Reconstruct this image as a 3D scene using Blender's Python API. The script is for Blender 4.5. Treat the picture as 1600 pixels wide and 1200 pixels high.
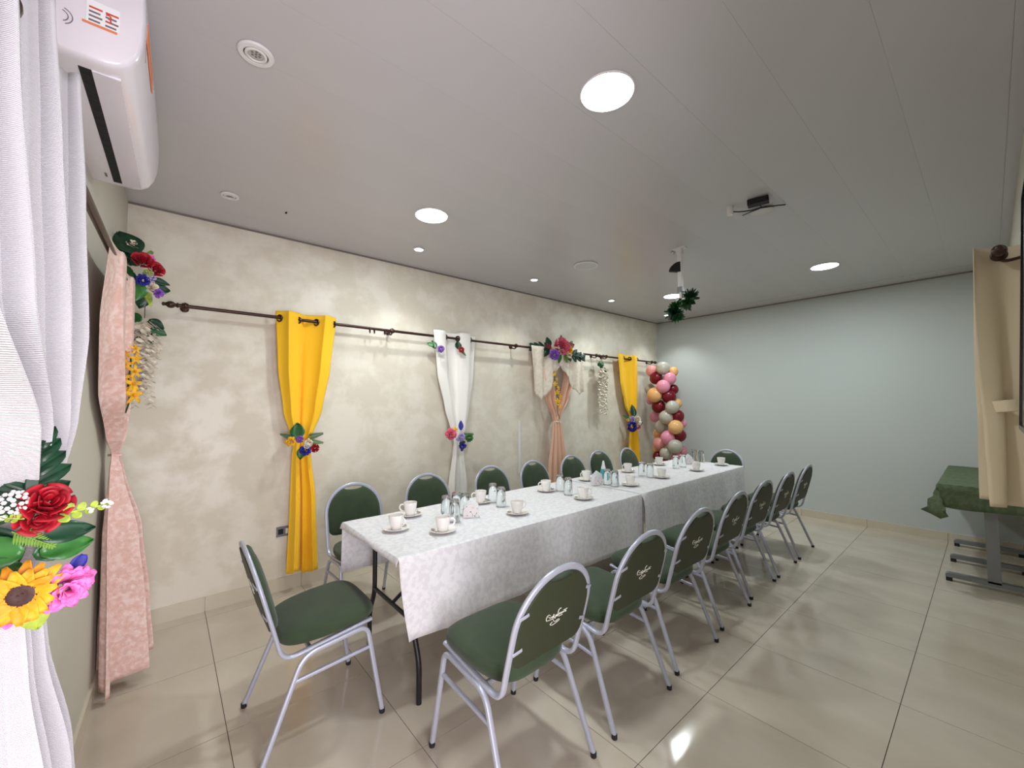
import bpy, math, random
from mathutils import Vector, Matrix
for o in list(bpy.data.objects): bpy.data.objects.remove(o, do_unlink=True)
R = random.Random(7)
PI = math.pi
scene = bpy.context.scene
COL = scene.collection

# ------------------------------------------------------------------ camera
CAM = Vector((3.6395, 0.2393, 1.45)); FPX = 634.518
YAW, PITCH, ROLL = math.radians(49.61230), math.radians(2.67377), math.radians(-0.33714)
fwd = Vector((-math.sin(YAW)*math.cos(PITCH), math.cos(YAW)*math.cos(PITCH), math.sin(PITCH)))
rgt = Vector((math.cos(YAW), math.sin(YAW), 0)); upv = rgt.cross(fwd)
rgt, upv = rgt*math.cos(ROLL)+upv*math.sin(ROLL), -rgt*math.sin(ROLL)+upv*math.cos(ROLL)
cd = bpy.data.cameras.new('camera'); cam = bpy.data.objects.new('camera', cd); COL.objects.link(cam)
cd.sensor_width = 36; cd.lens = 36*FPX/1600; cd.clip_start = 0.01
m = Matrix((rgt, upv, -fwd)).transposed().to_4x4(); m.translation = CAM; cam.matrix_world = m
scene.camera = cam
# ------------------------------------------------------------------ light
scene.view_settings.view_transform = 'Standard'; scene.view_settings.look = 'None'
scene.view_settings.gamma = 1; scene.view_settings.exposure = 0.14
scene.view_settings.use_curve_mapping = False
w = bpy.data.worlds.new('world'); scene.world = w; w.use_nodes = True
w.node_tree.nodes['Background'].inputs[0].default_value = (0.95, 0.93, 1.0, 1)
w.node_tree.nodes['Background'].inputs[1].default_value = 1.0
def light(name, kind, loc, energy, color, rot=(0, 0, 0), **kw):
    l = bpy.data.lights.new(name, kind); l.energy = energy; l.color = color
    for k, v in kw.items(): setattr(l, k, v)
    o = bpy.data.objects.new(name, l); COL.objects.link(o); o.location = loc; o.rotation_euler = rot
    return o
LED = (0.90, 0.99, 1.0); DAY = (1.0, 0.93, 1.0)
# inferred daylight through an unseen doorway added in the east wall beside the camera
light('added_doorway_daylight', 'AREA', (4.85, 0.35, 1.0), 128, DAY, (0, math.radians(90), 0), shape='RECTANGLE', size=1.8, size_y=2.2)
ZC = 2.796
DOWN = [(2.617, 1.66), (1.104, 1.65), (2.624, 5.2), (1.09, 5.1)]
for x, y in DOWN:
    light('downlight_lamp', 'AREA', (x, y, ZC-0.025), 15, LED, shape='DISK', size=0.22)
SPOTS = [(0.47, 1.88), (0.47, 3.262), (0.46, 4.672), (0.456, 6.09)]
for x, y in SPOTS:
    light('spot_lamp', 'SPOT', (x, y, ZC-0.03), 22, (0.95, 1.0, 0.98), spot_size=math.radians(105), spot_blend=0.7, shadow_soft_size=0.025)

# ------------------------------------------------------------------ helpers
def ray(px, py): return fwd + rgt*((px-800)/FPX) - upv*((py-600)/FPX)
def onx(px, py, x): d = ray(px, py); return CAM + d*((x-CAM.x)/d.x)
def ony(px, py, y): d = ray(px, py); return CAM + d*((y-CAM.y)/d.y)
def onz(px, py, z): d = ray(px, py); return CAM + d*((z-CAM.z)/d.z)
def sy(x): return 0.013-0.024*x          # surface of the south wall

class MB:
    def __init__(s): s.v = []; s.f = []
    def add(s, vs, fs):
        b = len(s.v); s.v += [tuple(v) for v in vs]; s.f += [tuple(i+b for i in f) for f in fs]; return s
    def box(s, a, b):
        (x0, y0, z0), (x1, y1, z1) = a, b
        return s.add([(x0,y0,z0),(x1,y0,z0),(x1,y1,z0),(x0,y1,z0),(x0,y0,z1),(x1,y0,z1),(x1,y1,z1),(x0,y1,z1)],
              [(3,2,1,0),(4,5,6,7),(0,1,5,4),(1,2,6,5),(2,3,7,6),(3,0,4,7)])
    def prism(s, poly, d):                # poly: list of 3D points, d: extrusion vector
        n = len(poly); d = Vector(d); vs = [Vector(p) for p in poly]; vs += [p+d for p in vs]
        return s.add(vs, [tuple(range(n))[::-1], tuple(range(n, 2*n))]+[(i, (i+1) % n, n+(i+1) % n, n+i) for i in range(n)])
    def sweep(s, path, prof, up=(0, 0, 1), closed=False, scale=None):
        P = [Vector(p) for p in path]; n = len(P); k = len(prof); up = Vector(up); vs = []
        prev = None
        for i in range(n):
            if closed: t = P[(i+1) % n]-P[i-1]
            else: t = P[min(i+1, n-1)]-P[max(i-1, 0)]
            t.normalize()
            u = up-t*up.dot(t) if prev is None else prev-t*prev.dot(t)
            if u.length < 1e-4: u = t.orthogonal()
            u.normalize(); prev = u; r = t.cross(u)
            q = scale[i] if scale else 1
            for a, b in prof: vs.append(P[i]+(r*a+u*b)*q)
        fs = []
        for i in range(n if closed else n-1):
            j = (i+1) % n
            for c in range(k): fs.append((i*k+c, i*k+(c+1) % k, j*k+(c+1) % k, j*k+c))
        if not closed: fs += [tuple(range(k))[::-1], tuple((n-1)*k+c for c in range(k))]
        return s.add(vs, fs)
    def tube(s, path, r, seg=8, closed=False, scale=None):
        return s.sweep(path, [(r*math.cos(2*PI*i/seg), r*math.sin(2*PI*i/seg)) for i in range(seg)], (0.31, 0.22, 0.93), closed, scale)
    def lathe(s, prof, seg=20, c=(0, 0, 0), ax=None, flute=None):
        vs = []; n = len(prof)
        for i in range(seg):
            a = 2*PI*i/seg
            for q, (r, z) in enumerate(prof):
                rr = r*(1-(flute[q] if flute and i % 2 else 0)); vs.append(Vector((rr*math.cos(a), rr*math.sin(a), z)))
        if ax is not None:
            M = Vector((0, 0, 1)).rotation_difference(Vector(ax)).to_matrix(); vs = [M @ v for v in vs]
        vs = [v+Vector(c) for v in vs]
        fs = [(i*n+j, ((i+1) % seg)*n+j, ((i+1) % seg)*n+j+1, i*n+j+1) for i in range(seg) for j in range(n-1)]
        return s.add(vs, fs)
    def ball(s, c, r, seg=12, rings=8, sc=(1, 1, 1)):
        vs = []; fs = []
        for i in range(rings+1):
            t = PI*i/rings
            for j in range(seg):
                a = 2*PI*j/seg
                vs.append((c[0]+r*sc[0]*math.sin(t)*math.cos(a), c[1]+r*sc[1]*math.sin(t)*math.sin(a), c[2]+r*sc[2]*math.cos(t)))
        for i in range(rings):
            for j in range(seg): fs.append((i*seg+j, (i+1)*seg+j, (i+1)*seg+(j+1) % seg, i*seg+(j+1) % seg))
        return s.add(vs, fs)
    def torus(s, c, Rr, r, ax=(0, 0, 1), seg=20, k=8):
        M = Vector((0, 0, 1)).rotation_difference(Vector(ax)).to_matrix(); c = Vector(c); vs = []; fs = []
        for i in range(seg):
            a = 2*PI*i/seg
            for j in range(k):
                b = 2*PI*j/k; q = Rr+r*math.cos(b)
                vs.append(c+M @ Vector((q*math.cos(a), q*math.sin(a), r*math.sin(b))))
        for i in range(seg):
            for j in range(k): fs.append((i*k+j, ((i+1) % seg)*k+j, ((i+1) % seg)*k+(j+1) % k, i*k+(j+1) % k))
        return s.add(vs, fs)
    def xf(s, M):
        s.v = [tuple(M @ Vector(v)) for v in s.v]; return s
    def mesh(s, name, mat, smooth=True, fix=True):
        me = bpy.data.meshes.new(name); me.from_pydata(s.v, [], s.f)
        import bmesh
        bm = bmesh.new(); bm.from_mesh(me)
        bmesh.ops.remove_doubles(bm, verts=bm.verts, dist=1e-6)
        if fix: bmesh.ops.recalc_face_normals(bm, faces=bm.faces)
        bm.to_mesh(me); bm.free()
        if smooth:
            me.polygons.foreach_set('use_smooth', [True]*len(me.polygons))
            try: me.set_sharp_from_angle(angle=math.radians(40))
            except Exception: pass
        me.materials.append(mat); me.update()
        return me
    def build(s, name, mat, parent=None, smooth=True, solid=0, fix=True):
        o = bpy.data.objects.new(name, s.mesh(name, mat, smooth, fix)); COL.objects.link(o)
        if parent: o.parent = parent
        if solid:
            md = o.modifiers.new('thickness', 'SOLIDIFY'); md.thickness = solid; md.offset = 0
        return o
def empty(name, loc=(0, 0, 0), rz=0, parent=None):
    o = bpy.data.objects.new(name, None); COL.objects.link(o); o.location = loc; o.rotation_euler.z = rz
    o.empty_display_size = 0.05
    if parent: o.parent = parent
    return o
def tag(o, label, cat, group=None):
    o['label'] = label; o['category'] = cat
    if group: o['group'] = group
    return o
def struct(o, label=None):
    o['kind'] = 'structure'
    if label: o['label'] = label
    return o
def copy_tree(o, parent=None):
    c = o.copy(); COL.objects.link(c); c.parent = parent
    for ch in o.children: copy_tree(ch, c)
    return c
def fillet(pts, rad, n=6):
    P = [Vector(p) for p in pts]; out = [P[0]]
    for i in range(1, len(P)-1):
        a, b, c = P[i-1], P[i], P[i+1]; u = (a-b); v = (c-b)
        r = rad[i-1] if isinstance(rad, (list, tuple)) else rad
        r = min(r, u.length*.49, v.length*.49); u.normalize(); v.normalize()
        s0, s1 = b+u*r, b+v*r
        for k in range(n+1):
            t = k/n; out.append(s0*(1-t)**2+b*2*t*(1-t)+s1*t*t)
    return out+[P[-1]]
def rrect(w, h, r=None, n=3):             # rounded rectangle profile
    r = r or min(w, h)*.3; o = []
    for cx, cy, a0 in ((w/2-r, h/2-r, 0), (-w/2+r, h/2-r, 90), (-w/2+r, -h/2+r, 180), (w/2-r, -h/2+r, 270)):
        for k in range(n+1):
            a = math.radians(a0+90*k/n); o.append((cx+r*math.cos(a), cy+r*math.sin(a)))
    return o
ORD = ['first', 'second', 'third', 'fourth', 'fifth', 'sixth', 'seventh']

# ------------------------------------------------------------------ materials
def srgb(c):
    return tuple(((v/255)/12.92 if v/255 <= .04045 else ((v/255+.055)/1.055)**2.4) for v in c)+(1,)
def mat(name, c, rough=.5, metal=0, bump=None, var=None, spec=None, sub=0, alpha=1, trans=0, emit=None, sheen=0, coat=0, coord='Object'):
    """bump=(kind, scale, strength); var=(second colour, noise scale, stretch xyz, lo, hi)"""
    m = bpy.data.materials.new(name); m.use_nodes = True; nt = m.node_tree; b = nt.nodes['Principled BSDF']
    N = nt.nodes.new; L = nt.links.new
    b.inputs['Base Color'].default_value = srgb(c); b.inputs['Roughness'].default_value = rough; b.inputs['Metallic'].default_value = metal
    if spec is not None: b.inputs['Specular IOR Level'].default_value = spec
    b.inputs['Alpha'].default_value = alpha; b.inputs['Transmission Weight'].default_value = trans
    b.inputs['Sheen Weight'].default_value = sheen; b.inputs['Coat Weight'].default_value = coat
    if sub: b.inputs['Subsurface Weight'].default_value = sub; b.inputs['Subsurface Radius'].default_value = (.02, .02, .02)
    if emit: b.inputs['Emission Color'].default_value = srgb(emit[0]); b.inputs['Emission Strength'].default_value = emit[1]
    tc = N('ShaderNodeTexCoord')
    if var:
        mp = N('ShaderNodeMapping'); mp.inputs['Scale'].default_value = var[2]; L(tc.outputs[coord], mp.inputs[0])
        n = N('ShaderNodeTexNoise'); n.inputs['Scale'].default_value = var[1]; n.inputs['Detail'].default_value = 6; L(mp.outputs[0], n.inputs['Vector'])
        r = N('ShaderNodeValToRGB'); r.color_ramp.elements[0].position = var[3]; r.color_ramp.elements[1].position = var[4]
        r.color_ramp.elements[0].color = srgb(c); r.color_ramp.elements[1].color = srgb(var[0])
        L(n.outputs['Fac'], r.inputs[0]); L(r.outputs[0], b.inputs['Base Color'])
    if bump:
        k, sc, st = bump
        if k == 'weave':
            a = N('ShaderNodeTexWave'); a.bands_direction = 'Z'; a.inputs['Scale'].default_value = sc; a.inputs['Distortion'].default_value = 1.5
            a.inputs['Detail'].default_value = 3; a.inputs['Detail Scale'].default_value = 3
        elif k == 'rib':
            a = N('ShaderNodeTexWave'); a.bands_direction = 'Y'; a.inputs['Scale'].default_value = sc; a.inputs['Distortion'].default_value = 2.5
        elif k == 'voronoi':
            a = N('ShaderNodeTexVoronoi'); a.inputs['Scale'].default_value = sc
        else:
            a = N('ShaderNodeTexNoise'); a.inputs['Scale'].default_value = sc; a.inputs['Detail'].default_value = 5
        L(tc.outputs[coord], a.inputs['Vector'])
        bp = N('ShaderNodeBump'); bp.inputs['Strength'].default_value = st; bp.inputs['Distance'].default_value = .01
        L(a.outputs[0], bp.inputs['Height']); L(bp.outputs[0], b.inputs['Normal'])
    return m

M = {}
M['tile'] = mat('porcelain_tile', (199, 188, 172), .12, var=((184, 172, 155), 1.6, (1.2, 2.5, 1), .35, .75), spec=.55)
M['grout'] = mat('grout', (92, 82, 70), .8)
M['ceiling'] = mat('pvc_ceiling', (196, 194, 197), .28, spec=.4, var=((190, 188, 190), .8, (1, .3, 1), .4, .7))
M['ceiling_gap'] = mat('ceiling_gap', (168, 166, 165), .8)
M['trim_dark'] = mat('trim_shadow_line', (120, 112, 106), .6)
M['white_wall'] = mat('white_wall_paint', (192, 198, 196), .6, bump=('noise', 60, .02))
M['south_wall'] = mat('pale_wall_paint', (202, 198, 184), .55, bump=('noise', 40, .03))
M['skirt'] = mat('skirting_tile', (206, 196, 176), .25)
M['silver'] = mat('silver_paint', (178, 181, 196), .32, metal=.25, bump=('noise', 300, .03))
M['fabric'] = mat('green_upholstery', (50, 66, 41), .85, bump=('rib', 260, .25), sheen=.15, var=((44, 59, 36), 9, (1, 1, 1), .4, .6))
M['vinyl'] = mat('olive_vinyl', (47, 53, 32), .55, bump=('noise', 400, .05))
M['emblem'] = mat('white_script', (226, 226, 214), .6)
M['rubber'] = mat('black_rubber', (26, 26, 28), .7)
M['black_metal'] = mat('black_metal', (34, 34, 37), .4, metal=.3)
M['cloth'] = mat('white_damask', (224, 223, 225), .7, bump=('noise', 34, .3), var=((213, 211, 214), 38, (1, 1, 1), .46, .56), sheen=.2)
M['green_cloth'] = mat('green_damask', (92, 106, 78), .75, bump=('noise', 40, .3), var=((80, 95, 66), 28, (1, 1, 1), .47, .53))
M['tabletop'] = mat('grey_tabletop', (200, 200, 198), .5)
M['grey_metal'] = mat('grey_metal', (128, 130, 132), .4, metal=.3)
M['china'] = mat('white_china', (240, 236, 232), .18, coat=.3)
M['steel'] = mat('polished_steel', (190, 190, 192), .18, metal=1)
M['glass'] = mat('clear_glass', (250, 253, 253), .02, trans=1)
M['paper'] = mat('white_paper', (236, 238, 240), .8)
M['teal'] = mat('teal_paper', (52, 170, 180), .6)
M['floral_paper'] = mat('printed_holder', (232, 226, 226), .5, var=((88, 74, 82), 55, (1, 1, 1), .60, .66))
M['yellow'] = mat('yellow_cloth', (250, 196, 28), .75, sheen=.1, bump=('noise', 150, .06))
M['white_cloth'] = mat('white_curtain_cloth', (236, 233, 226), .75, bump=('noise', 150, .06), sheen=.1)
M['linen'] = mat('white_linen', (212, 210, 214), .85, bump=('weave', 130, .5))
M['cream_cloth'] = mat('cream_curtain_cloth', (214, 198, 170), .8, bump=('noise', 150, .06))
M['lace'] = mat('pink_lace', (228, 190, 178), .8, var=((240, 214, 206), 42, (1, 1, 1), .44, .62), bump=('noise', 34, .8), alpha=.97)
M['pale_lace'] = mat('ivory_lace', (232, 218, 200), .8, var=((238, 228, 214), 26, (1, 1, 1), .45, .55), bump=('noise', 34, .8), alpha=.85)
M['pink_cloth'] = mat('peach_voile', (238, 196, 170), .75, bump=('noise', 60, .2), alpha=.93)
M['rod'] = mat('dark_bronze_rod', (66, 44, 36), .35, metal=.5)
M['eyelet'] = mat('bronze_eyelet', (72, 56, 50), .3, metal=.7)
M['ac'] = mat('glossy_white_plastic', (226, 220, 228), .18, coat=.2)
M['dark'] = mat('dark_recess', (20, 20, 22), .7)
M['white_plastic'] = mat('white_plastic', (228, 226, 226), .4)
M['off_diffuser'] = mat('unlit_diffuser', (206, 206, 204), .5)
M['lens'] = mat('unlit_lens', (190, 186, 176), .15)
M['lit'] = mat('lit_diffuser', (255, 255, 255), .5, emit=((246, 255, 252), 14))
M['orange'] = mat('orange_print', (226, 130, 86), .5)
M['red_print'] = mat('red_print', (206, 74, 56), .5)
M['grey_print'] = mat('grey_print', (120, 104, 112), .5)
M['tv'] = mat('tv_black', (14, 14, 16), .2)
M['grey_plate'] = mat('grey_socket_plate', (120, 118, 122), .4)
M['wire'] = mat('black_wire', (24, 24, 26), .6)
FC = {'ivory': (250, 242, 226), 'red': (176, 10, 34), 'burgundy': (120, 12, 34), 'pink': (244, 120, 196), 'rose': (232, 100, 128), 'yellow': (250, 190, 36), 'blue': (34, 34, 150),
      'purple': (140, 88, 190), 'lilac': (176, 160, 214), 'cream': (240, 226, 200), 'white': (244, 244, 240), 'orange': (250, 165, 20),
      'lime': (168, 190, 70), 'green': (52, 118, 46), 'dark_green': (20, 62, 38), 'mid_green': (36, 92, 44), 'brown': (60, 26, 18), 'fern': (108, 150, 44)}
for k, c in FC.items(): M['f_'+k] = mat('petal_'+k, c, .35 if 'green' in k else .6, var=(tuple(int(v*.82) for v in c), 40, (1, 1, 1), .4, .65))
for k, c in {'grey': (186, 182, 168), 'pink': (236, 152, 176), 'salmon': (238, 160, 156), 'burgundy': (118, 14, 34), 'peach': (240, 186, 124)}.items():
    M['b_'+k] = mat('balloon_'+k, c, .3, spec=.4, sub=.05)

def stucco():
    m = mat('mottled_stucco', (216, 208, 188), .5); nt = m.node_tree; b = nt.nodes['Principled BSDF']; N = nt.nodes.new; L = nt.links.new
    tc = N('ShaderNodeTexCoord'); mp = N('ShaderNodeMapping'); mp.inputs['Scale'].default_value = (1, 1, 1.15); L(tc.outputs['Object'], mp.inputs[0])
    n1 = N('ShaderNodeTexNoise'); n1.inputs['Scale'].default_value = 3.2; n1.inputs['Detail'].default_value = 9; n1.inputs['Roughness'].default_value = .62; n1.inputs['Distortion'].default_value = .15
    L(mp.outputs[0], n1.inputs['Vector'])
    r = N('ShaderNodeValToRGB'); e = r.color_ramp.elements; e[0].position = .44; e[1].position = .58
    e[0].color = srgb((214, 206, 189)); e[1].color = srgb((226, 220, 206)); L(n1.outputs['Fac'], r.inputs[0]); L(r.outputs[0], b.inputs['Base Color'])
    r2 = N('ShaderNodeValToRGB'); r2.color_ramp.elements[0].position = .42; r2.color_ramp.elements[1].position = .56
    r2.color_ramp.elements[0].color = (.62, .62, .62, 1); r2.color_ramp.elements[1].color = (.42, .42, .42, 1)
    L(n1.outputs['Fac'], r2.inputs[0]); L(r2.outputs[0], b.inputs['Roughness'])
    n2 = N('ShaderNodeTexNoise'); n2.inputs['Scale'].default_value = 7; n2.inputs['Detail'].default_value = 8; L(mp.outputs[0], n2.inputs['Vector'])
    bp = N('ShaderNodeBump'); bp.inputs['Strength'].default_value = .1; bp.inputs['Distance'].default_value = .006
    L(n2.outputs['Fac'], bp.inputs['Height']); L(bp.outputs[0], b.inputs['Normal'])
    return m
M['stucco'] = stucco()

# ------------------------------------------------------------------ room shell
NB, NT = 6.44, 6.60                        # north wall leans slightly: y at floor, y at ceiling
def ny(z): return NB+(NT-NB)*z/ZC
fl = struct(MB().box((-.2, -.3, -.12), (5.2, 6.9, -.003)).build('floor', M['grout'], smooth=False), 'grout bed under beige porcelain floor tiles')
TX, TY = [0.0]+[.12+.637*k for k in range(6)]+[3.8], [-.12]+[.483+.6175*k for k in range(10)]+[NB+.02]
TX = [v for v in TX if v <= 3.8]; TY = [v for v in TY if v <= NB+.02]
tmesh = {}
for i in range(len(TX)-1):
    for j in range(len(TY)-1):
        wx, wy = TX[i+1]-TX[i]-.003, TY[j+1]-TY[j]-.003
        key = (round(wx, 3), round(wy, 3))
        if key not in tmesh: tmesh[key] = MB().box((-wx/2, -wy/2, -.004), (wx/2, wy/2, 0)).mesh('tile', M['tile'], False)
        t = bpy.data.objects.new('tile', tmesh[key]); COL.objects.link(t); t.parent = fl
        t.location = ((TX[i]+TX[i+1])/2, (TY[j]+TY[j+1])/2, 0)
        b = t
MB().box((3.8, -.1, -.004), (5.2, 1.1, 0)).build('threshold', M['tile'], fl, False)  # floor strip beyond the added doorway
# west wall (mottled stucco)
struct(MB().box((-.12, -.2, 0), (0, 6.8, 2.95)).build('wall_west', M['stucco'], smooth=False), 'long cream mottled stucco wall behind the curtains')
# south wall
struct(MB().prism([(0, sy(0), 0), (3.95, sy(3.95), 0), (3.95, -.3, 0), (0, -.3, 0)], (0, 0, 2.95)).build('wall_south', M['south_wall'], smooth=False), 'pale wall that carries the air conditioner')
struct(MB().prism([(-.12, NB, 0), (-.12, ny(2.95), 2.95), (-.12, ny(2.95)+.12, 2.95), (-.12, NB+.12, 0)], (4.07, 0, 0)).build('wall_north', M['white_wall'], smooth=False), 'plain white end wall behind the balloon column')
E0, E1, EZ = .0, .98, 2.12                 # opening of the unseen doorway, added as a way in for the daylight
struct(MB().box((3.8, -.3, 0), (3.95, E0, 2.95)).box((3.8, E1, 0), (3.95, 6.8, 2.95)).box((3.8, E0, EZ), (3.95, E1, 2.95)).build('wall_east', M['south_wall'], smooth=False), 'pale wall with the screen and cream curtain')
df = struct(MB().box((3.79, E0, 0), (3.96, E0+.04, EZ)).box((3.79, E1-.04, 0), (3.96, E1, EZ)).box((3.79, E0, EZ-.04), (3.96, E1, EZ)).build('added_door_1', M['white_plastic'], smooth=False), 'frame of the added, unseen open doorway')
# ceiling with long PVC panels
ce = struct(MB().box((-.12, -.3, ZC+.002), (3.95, 6.8, ZC+.15)).build('ceiling', M['ceiling_gap'], smooth=False), 'grey white panelled ceiling')
xs = [3.748, 3.429]
while xs[-1] > .32: xs.append(xs[-1]-.319)
xs.append(0)
pm = {}
for a, b in zip(xs[:-1], xs[1:]):
    wx = a-b-.0006; k = round(wx, 3)
    if k not in pm: pm[k] = MB().box((-wx/2, -.1, 0), (wx/2, 6.30, .002)).mesh('panel', M['ceiling'], False)
    p = bpy.data.objects.new('panel', pm[k]); COL.objects.link(p); p.parent = ce; p.location = ((a+b)/2, 0, ZC)
struct(MB().box((0, 6.302, ZC-.003), (3.8, 6.62, ZC+.002)).build('trim_1', M['ceiling'], smooth=False), 'flat ceiling trim along the end wall')
struct(MB().box((3.7485, -.1, ZC-.004), (3.8, 6.6, ZC+.002)).build('trim_2', M['ceiling'], smooth=False), 'flat ceiling trim along the screen wall')
struct(MB().box((0, -.05, ZC-.012), (.008, 6.6, ZC)).build('trim_3', M['trim_dark'], smooth=False), 'thin dark bead where stucco wall meets ceiling')
struct(MB().box((0, ny(ZC)-.022, ZC-.014), (3.8, ny(ZC)-.008, ZC-.003)).build('trim_4', M['trim_dark'], smooth=False), 'thin dark bead where white wall meets ceiling')
# skirting tiles
def skirting(name, label, spans, place):
    root = struct(empty(name), label); 
    for a, b in spans: place(MB(), a, b).build('tile', M['skirt'], root, False)
skirting('baseboard_west', 'cream tile skirting under the stucco wall', [(a, b-.003) for a, b in zip([.012]+TY[1:-1], TY[1:])], lambda m_, a, b: m_.box((0, a, 0), (.012, b, .1)))
skirting('baseboard_north', 'cream tile skirting under the white end wall', [(a, b-.003) for a, b in zip([.012]+TX[1:], TX[1:]+[3.8])], lambda m_, a, b: m_.box((a, NB-.012, 0), (b, NB+.02, .085)))
skirting('baseboard_south', 'cream tile skirting under the air conditioner wall', [(a, b-.003) for a, b in zip([.012]+TX[1:], TX[1:]+[3.78])],
         lambda m_, a, b: m_.prism([(a, sy(a)-.02, 0), (b, sy(b)-.02, 0), (b, sy(b)+.012, 0), (a, sy(a)+.012, 0)], (0, 0, .1)))
skirting('baseboard_east', 'cream tile skirting under the screen wall', [(a, b-.003) for a, b in zip([1.0]+TY[3:-1], TY[3:])], lambda m_, a, b: m_.box((3.788, a, 0), (3.8, b, .085)))

# ------------------------------------------------------------------ chairs
LEAN = -.277
def by(z): return -.185+LEAN*(z-.44)       # line of the back frame
SL = math.sqrt(1+LEAN*LEAN); BU = Vector((0, LEAN/SL, 1/SL)); BN = Vector((0, 1/SL, -LEAN/SL))   # up along back, front normal
def bp(x, s, n=0): return Vector((x, by(.5), .5))+BU*s+BN*n
AR, AS = .200, .149                        # arch radius, height of its centre above z = .5 along the back
EMB = [[(-.0153,.6596),(-.0239,.6654),(-.0338,.6638),(-.0377,.656),(-.0359,.6461),(-.0282,.6432),(-.0139,.6418),(.0006,.6404),(.0075,.643)],
 [(-.0249,.6565),(-.0124,.6493),(-.0019,.6494),(.0044,.6524)],
 [(-.0089,.6493),(-.0023,.6508),(.0045,.6457),(.0068,.6502),(.0073,.658),(.0116,.6457),(.0193,.6375)],
 [(.0193,.6375),(.0223,.6526),(.0255,.6447),(.0268,.6496),(.0324,.6489)], [(.0871,.6471),(.078,.6505),(.0695,.6554)], [(.0402,.6475),(.0450,.6525),(.0505,.6470),(.0560,.6515),(.0610,.6468),(.0665,.6512),(.0720,.6469)],
 [(.0249,.6436),(.0324,.6489),(.0331,.6595),(.0362,.6678),(.0442,.6717),(.0496,.6692)],
 [(.0326,.6421),(.0402,.6475),(.0533,.6468),(.072,.6469),(.0871,.6471)],
 [(.0695,.6554),(.0789,.6555),(.0922,.6556)], [(.0812,.654),(.0871,.6471),(.0842,.6439)],
 [(.0428,.6384),(.0518,.6392),(.0669,.6385)],
 [(.009,.636),(.0171,.6262),(.0288,.6231),(.0389,.6262),(.0504,.6246),(.0507,.6204),(.0395,.6178),(.0257,.6148),(.0117,.6134),(-.0018,.6172),(-.0041,.6221),(.0048,.6255),(.0049,.6281)]]
def smooth_path(P, n=4):
    P = [Vector(p) for p in P]; out = []
    for i in range(len(P)-1):
        a, b, c, d = P[max(i-1, 0)], P[i], P[i+1], P[min(i+2, len(P)-1)]
        for k in range(n):
            t = k/n; out.append(.5*((2*b)+(c-a)*t+(2*a-5*b+4*c-d)*t*t+(3*b-a-3*c+d)*t**3))
    return out+[P[-1]]
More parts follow.
